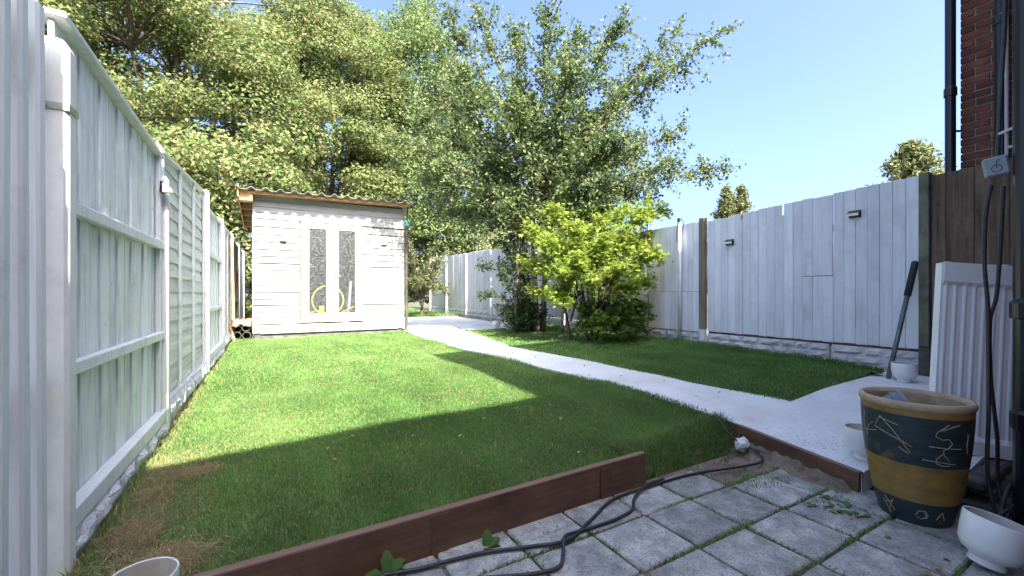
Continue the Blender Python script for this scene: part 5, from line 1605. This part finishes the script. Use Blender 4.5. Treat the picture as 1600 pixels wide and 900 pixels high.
# yellow green maple: layered sprays, darker skirt below
mb_ = np.array([4.98, 5.75, -0.80])
arms = []
rs = np.random.default_rng(35)
lay = [(-1.25, -0.1, 1.35), (-1.1, 0.1, 1.95), (-0.9, -0.3, 1.65), (-1.0, 0.1, 0.85), (-0.75, 0.0, 2.25), (-0.4, -0.4, 1.9), (-0.3, -0.55, 1.35), (0.1, -0.5, 1.7), (0.2, 0.1, 2.1), (0.35, -0.6, 1.2), (0.6, -0.3, 1.75),
       (0.85, -0.2, 2.15), (1.25, 0.0, 2.3), (1.0, -0.4, 1.45), (0.9, -0.3, 1.0), (0.5, -0.6, 0.9), (-0.1, -0.6, 1.0), (-0.6, -0.5, 1.15), (-0.7, -0.3, 0.8), (0.7, 0.3, 2.35), (-0.2, 0.4, 2.0), (0.3, 0.5, 1.6), (-0.6, 0.4, 1.7), (1.1, 0.2, 1.8), (0.0, -0.2, 1.55)]
for (r, f, z) in lay:
    a = rfz(r * 0.12, f * 0.1, 0.35)
    arms.append((a, rfz(r * 0.4, f * 0.45, z * 0.95), rfz(r, f, z), 0.018, 1.0))
stems = [((0, 0, -0.05), rfz(0.05, 0, 1.2), 0.028, 0.016), (rfz(-0.05, 0, -0.05), rfz(-0.35, 0.05, 1.1), 0.026, 0.014), (rfz(0.06, 0.03, -0.05), rfz(0.4, -0.05, 1.1), 0.024, 0.014), (rfz(-0.35, 0.15, -0.05), rfz(-0.48, 0.15, 0.8), 0.03, 0.02), (rfz(-0.35, 0.15, 0.3), rfz(-0.2, 0.1, 0.9), 0.02, 0.012)]
twig_tree('maple_shrub', 'yellow green maple shrub in sunlight before the grey fence', 'shrub', tuple(mb_), stems, arms, 34, 0.40, 15, 0.068, 0.03, 'lf_maple', seed=36, start=0.5, spread=0.04, star=True, up=0.8, droop=0.5, upbias=0.15)
arms = []
for k in range(22):
    a = rs.uniform(0, 2 * PI)
    e = rfz(0.28 + 0.62 * math.cos(a), -0.25 + 0.4 * math.sin(a), rs.uniform(0.12, 0.66))
    arms.append((rfz(0.15, -0.1, 0.05), rfz(0.25, -0.15, 0.6), e, 0.012, 1.0))
twig_tree('maple_shrub', 'low dark green maple shrub in shade at the foot of the yellow one', 'shrub', tuple(mb_), [(rfz(0.15, -0.1, -0.05), rfz(0.2, -0.12, 0.4), 0.02, 0.012)], arms, 16, 0.30, 12, 0.075, 0.03, 'lf_maple2', seed=37, start=0.35, spread=0.03, star=True, up=0.8, droop=0.6, upbias=0.1)
# thin yellow sprig above it
arms = [(rfz(1.0, 0.1, 0.9), rfz(0.9, 0.1, 2.0), rfz(1.0 + 0.12 * k, 0.1, 2.5 + 0.16 * k), 0.008, 1.0) for k in range(3)]
twig_tree('climber', 'thin yellow sprig rising above the maple at the fence top', 'climber', tuple(mb_), [(rfz(1.0, 0.1, -0.05), rfz(1.0, 0.1, 1.0), 0.01, 0.008)], arms, 9, 0.22, 9, 0.055, 0.03, 'lf_maple', seed=38, start=0.6, spread=0.03)


def conifer(label, base, h, w, n, leaf, seed, group):
    rs = np.random.default_rng(seed)
    t = thing('conifer_tree', label, 'tree', base, group=group)
    m = MB().tube([(0, 0, -0.2), (0, 0, h * 0.97)], [0.16, 0.03], 8)
    pts = []
    for k in range(n):
        f = (k + rs.uniform(0, 1)) / n
        z = h * (0.12 + 0.88 * f)
        L = w * (1 - f) ** 0.75 * rs.uniform(0.65, 1.15) + 0.10
        a = rs.uniform(0, 2 * PI)
        e = np.array([math.cos(a) * L, math.sin(a) * L, z + L * rs.uniform(0.05, 0.4)])
        b = bez((0, 0, z - 0.1), (e[0] * 0.5, e[1] * 0.5, z - 0.05), e, 5)
        m.tube(b, [0.03, 0.022, 0.016, 0.01, 0.005], 4, cap=False)
        kk = int(46 + 90 * L / w)
        s = rs.uniform(0.3, 1.05, kk)
        q = np.array([np.interp(s, np.linspace(0, 1, 5), b[:, ax]) for ax in range(3)]).T
        pts.append(q + rs.normal(0, 0.09 + 0.10 * L / w, (kk, 3)) * np.array([1, 1, 0.8]))
    m.build('trunk', 'bark', t)
    v, q = leaves(np.concatenate(pts), leaf, leaf * 0.38, 0.0, None, droop=-0.4)
    np_mesh('crown', v, q, 'lf_conifer', t)
    return t


G3 = 'conifers beyond the lilac fence'
conifer('broad sunlit conifer top showing behind the wide lilac panel', (21.2, 6.2, -1.3), 7.0, 2.9, 230, 0.22, 61, G3)
conifer('pointed conifer top over the notched lilac boards, wider of the close pair', (28.2, 18.3, -1.3), 8.8, 1.5, 150, 0.26, 62, G3)
conifer('pointed conifer top over the notched lilac boards, slimmer of the close pair', (29.2, 17.8, -1.3), 8.9, 1.6, 150, 0.26, 63, G3)


# ------------------------------------------------------------------ weeds and fallen leaves
def weed(label, loc, leaves_, seed, group='weeds in the paving'):
    rr = random.Random(seed)
    t = thing('weed', label, 'weed', loc, group=group)
    for (ang, L, W, el) in leaves_:
        n = 7
        vs, fs = [], []
        for i in range(n):
            f = i / (n - 1)
            w = W * (math.sin(PI * min(1, 0.12 + 0.88 * f)) ** 0.8) * (1.15 if i % 2 else 0.85) * 0.5 if 0 < i < n - 1 else 0.003
            x = L * f * math.cos(el) * (1 - 0.15 * f)
            z = L * (math.sin(el) * f - 0.35 * f * f) + 0.004
            z = max(z, -0.02)
            for s, dz in ((-1, 0.25), (0, 0), (1, 0.25)):
                vs.append((x, s * w, z + abs(s) * w * dz))
        for i in range(n - 1):
            for k in range(2):
                a = i * 3 + k
                fs.append((a, a + 1, a + 4, a + 3))
        MB().add(vs, fs).build('leaf', 'weed', t, rot=(rr.uniform(-0.2, 0.2), 0, ang), smooth=True)
    return t


weed('broad leaved dandelion at the foot of the long brown board', (0.42, 1.735, PATIO - 0.01), [(2.6, 0.12, 0.05, 0.4), (1.6, 0.15, 0.05, 1.2), (0.5, 0.14, 0.055, 0.6), (0.0, 0.10, 0.045, 0.5), (3.3, 0.10, 0.05, 0.5), (5.2, 0.09, 0.04, 0.5)], 1)
weed('smaller dandelion between the two black cables and the board', (0.86, 1.715, PATIO - 0.01), [(1.3, 0.11, 0.045, 1.2), (0.2, 0.11, 0.045, 0.5), (5.8, 0.09, 0.04, 0.4), (4.6, 0.07, 0.04, 0.6)], 2)
for k in range(7):
    px, py = [(2.62, 1.12), (2.70, 1.07), (2.60, 1.03), (2.54, 1.16), (2.66, 0.98), (2.72, 1.16), (2.58, 1.08)][k]
    weed('leafy clover like weed sprawling beside the big dark pot', (px, py, PATIO - 0.012), [(random.uniform(0, 6.3), random.uniform(0.03, 0.065), random.uniform(0.02, 0.035), random.uniform(0.2, 0.9)) for _ in range(12)], 10 + k, 'weeds by the big pot')
weed('small leafy weed at the foot of the steel bar', (5.60, 1.95, float(lawn_z(5.60, 1.99)) - 0.02), [(k * 0.9, 0.11, 0.07, 0.5) for k in range(7)], 30)
lm = MB().add([(-0.02, 0, 0.002), (0, -0.012, 0.006), (0.022, 0, 0.003), (0, 0.012, 0.008)], [(0, 1, 2, 3)]).mesh('fallen_leaf')
lm.materials.append(M['dry_leaf'])
rs = np.random.default_rng(90)
for k in range(52):
    zone = k % 4
    if zone == 0 and k > 20:
        continue
    if zone == 0:
        x, y = rs.uniform(2.3, 3.0), rs.uniform(0.55, 1.3)
        z = PATIO + 0.006
        if x > 2.68 and y > 0.62: x -= 0.4
        if (x - 2.87) ** 2 + (y - 0.865) ** 2 < 0.05: continue
    elif zone == 1:
        x, y = rs.uniform(4.2, 5.7), rs.uniform(5.0, 6.6); z = float(lawn_z(x, y)) + 0.025
    elif zone == 2:
        y = rs.uniform(2.1, 9); x = float(path_left(y)) + rs.uniform(0.05, 0.6); z = float(path_z(x, y)) + 0.003
    else:
        x, y = rs.uniform(-0.2, 2.4), rs.uniform(2.0, 3.2); z = float(lawn_z(x, y)) + 0.018
    o = link_mesh('fallen_leaf', lm, None, None, (x, y, z), (rs.uniform(-0.3, 0.3), rs.uniform(-0.3, 0.3), rs.uniform(0, 6.3)))
    tag(o, ['dry brown leaf lying on the slabs by the big pot', 'dry brown leaf lying on the grass under the maple', 'dry brown leaf lying on the pale concrete path', 'dry brown leaf lying on the large lawn'][zone], 'leaf', 'fallen leaves ' + ['on the slabs', 'under the maple', 'on the path', 'on the lawn'][zone])

# loose grit and clippings blown over the concrete
n = 1500
gx = np.concatenate([rng.uniform(2.7, 5.9, 160), rng.normal(3.22, 0.16, 170), rng.uniform(2.6, 3.7, 200)])
gy = np.concatenate([rng.uniform(0.95, 2.0, 160), rng.normal(1.40, 0.16, 170), rng.uniform(2.0, 9.0, 200)])
near = gy < 1.97
ok = np.where(near, (gx > 2.99 + (gy - 1.1) * 0.2) & (gx < 5.9) & (gy > 1.12), (gx > path_left(gy) + 0.02) & (gx < path_right(gy) - 0.02))
gx, gy = gx[ok], gy[ok]
n = len(gx)
gz = path_z(gx, gy) + 0.0015
a = rng.uniform(0, 2 * PI, n); L = rng.uniform(0.002, 0.009, n); W = rng.uniform(0.001, 0.003, n)
c = np.stack([gx, gy, gz], 1)
d = np.stack([np.cos(a), np.sin(a), np.zeros(n)], 1); e = np.stack([-np.sin(a), np.cos(a), np.zeros(n)], 1)
up_ = np.array([0, 0, 1.0])
v = np.stack([c - d * L[:, None], c - e * W[:, None], c + d * L[:, None], c + e * W[:, None], c + up_ * (W * 1.2)[:, None]], 1).reshape(-1, 3)
i = np.arange(n)[:, None] * 5
t = np.concatenate([i + [0, 1, 4], i + [1, 2, 4], i + [2, 3, 4], i + [3, 0, 4]], 0)
tn = np.array([0.24, 0.21, 0.17]) * rng.uniform(0.4, 1.5, n)[:, None]
tn = np.repeat(np.concatenate([tn, np.ones((n, 1))], 1), 5, axis=0)
o = np_mesh('grit', v, t, 'grass', tri=True, tint=tn)
tag(o, 'loose grit and clippings scattered over the pale concrete', 'grit', kind='stuff')
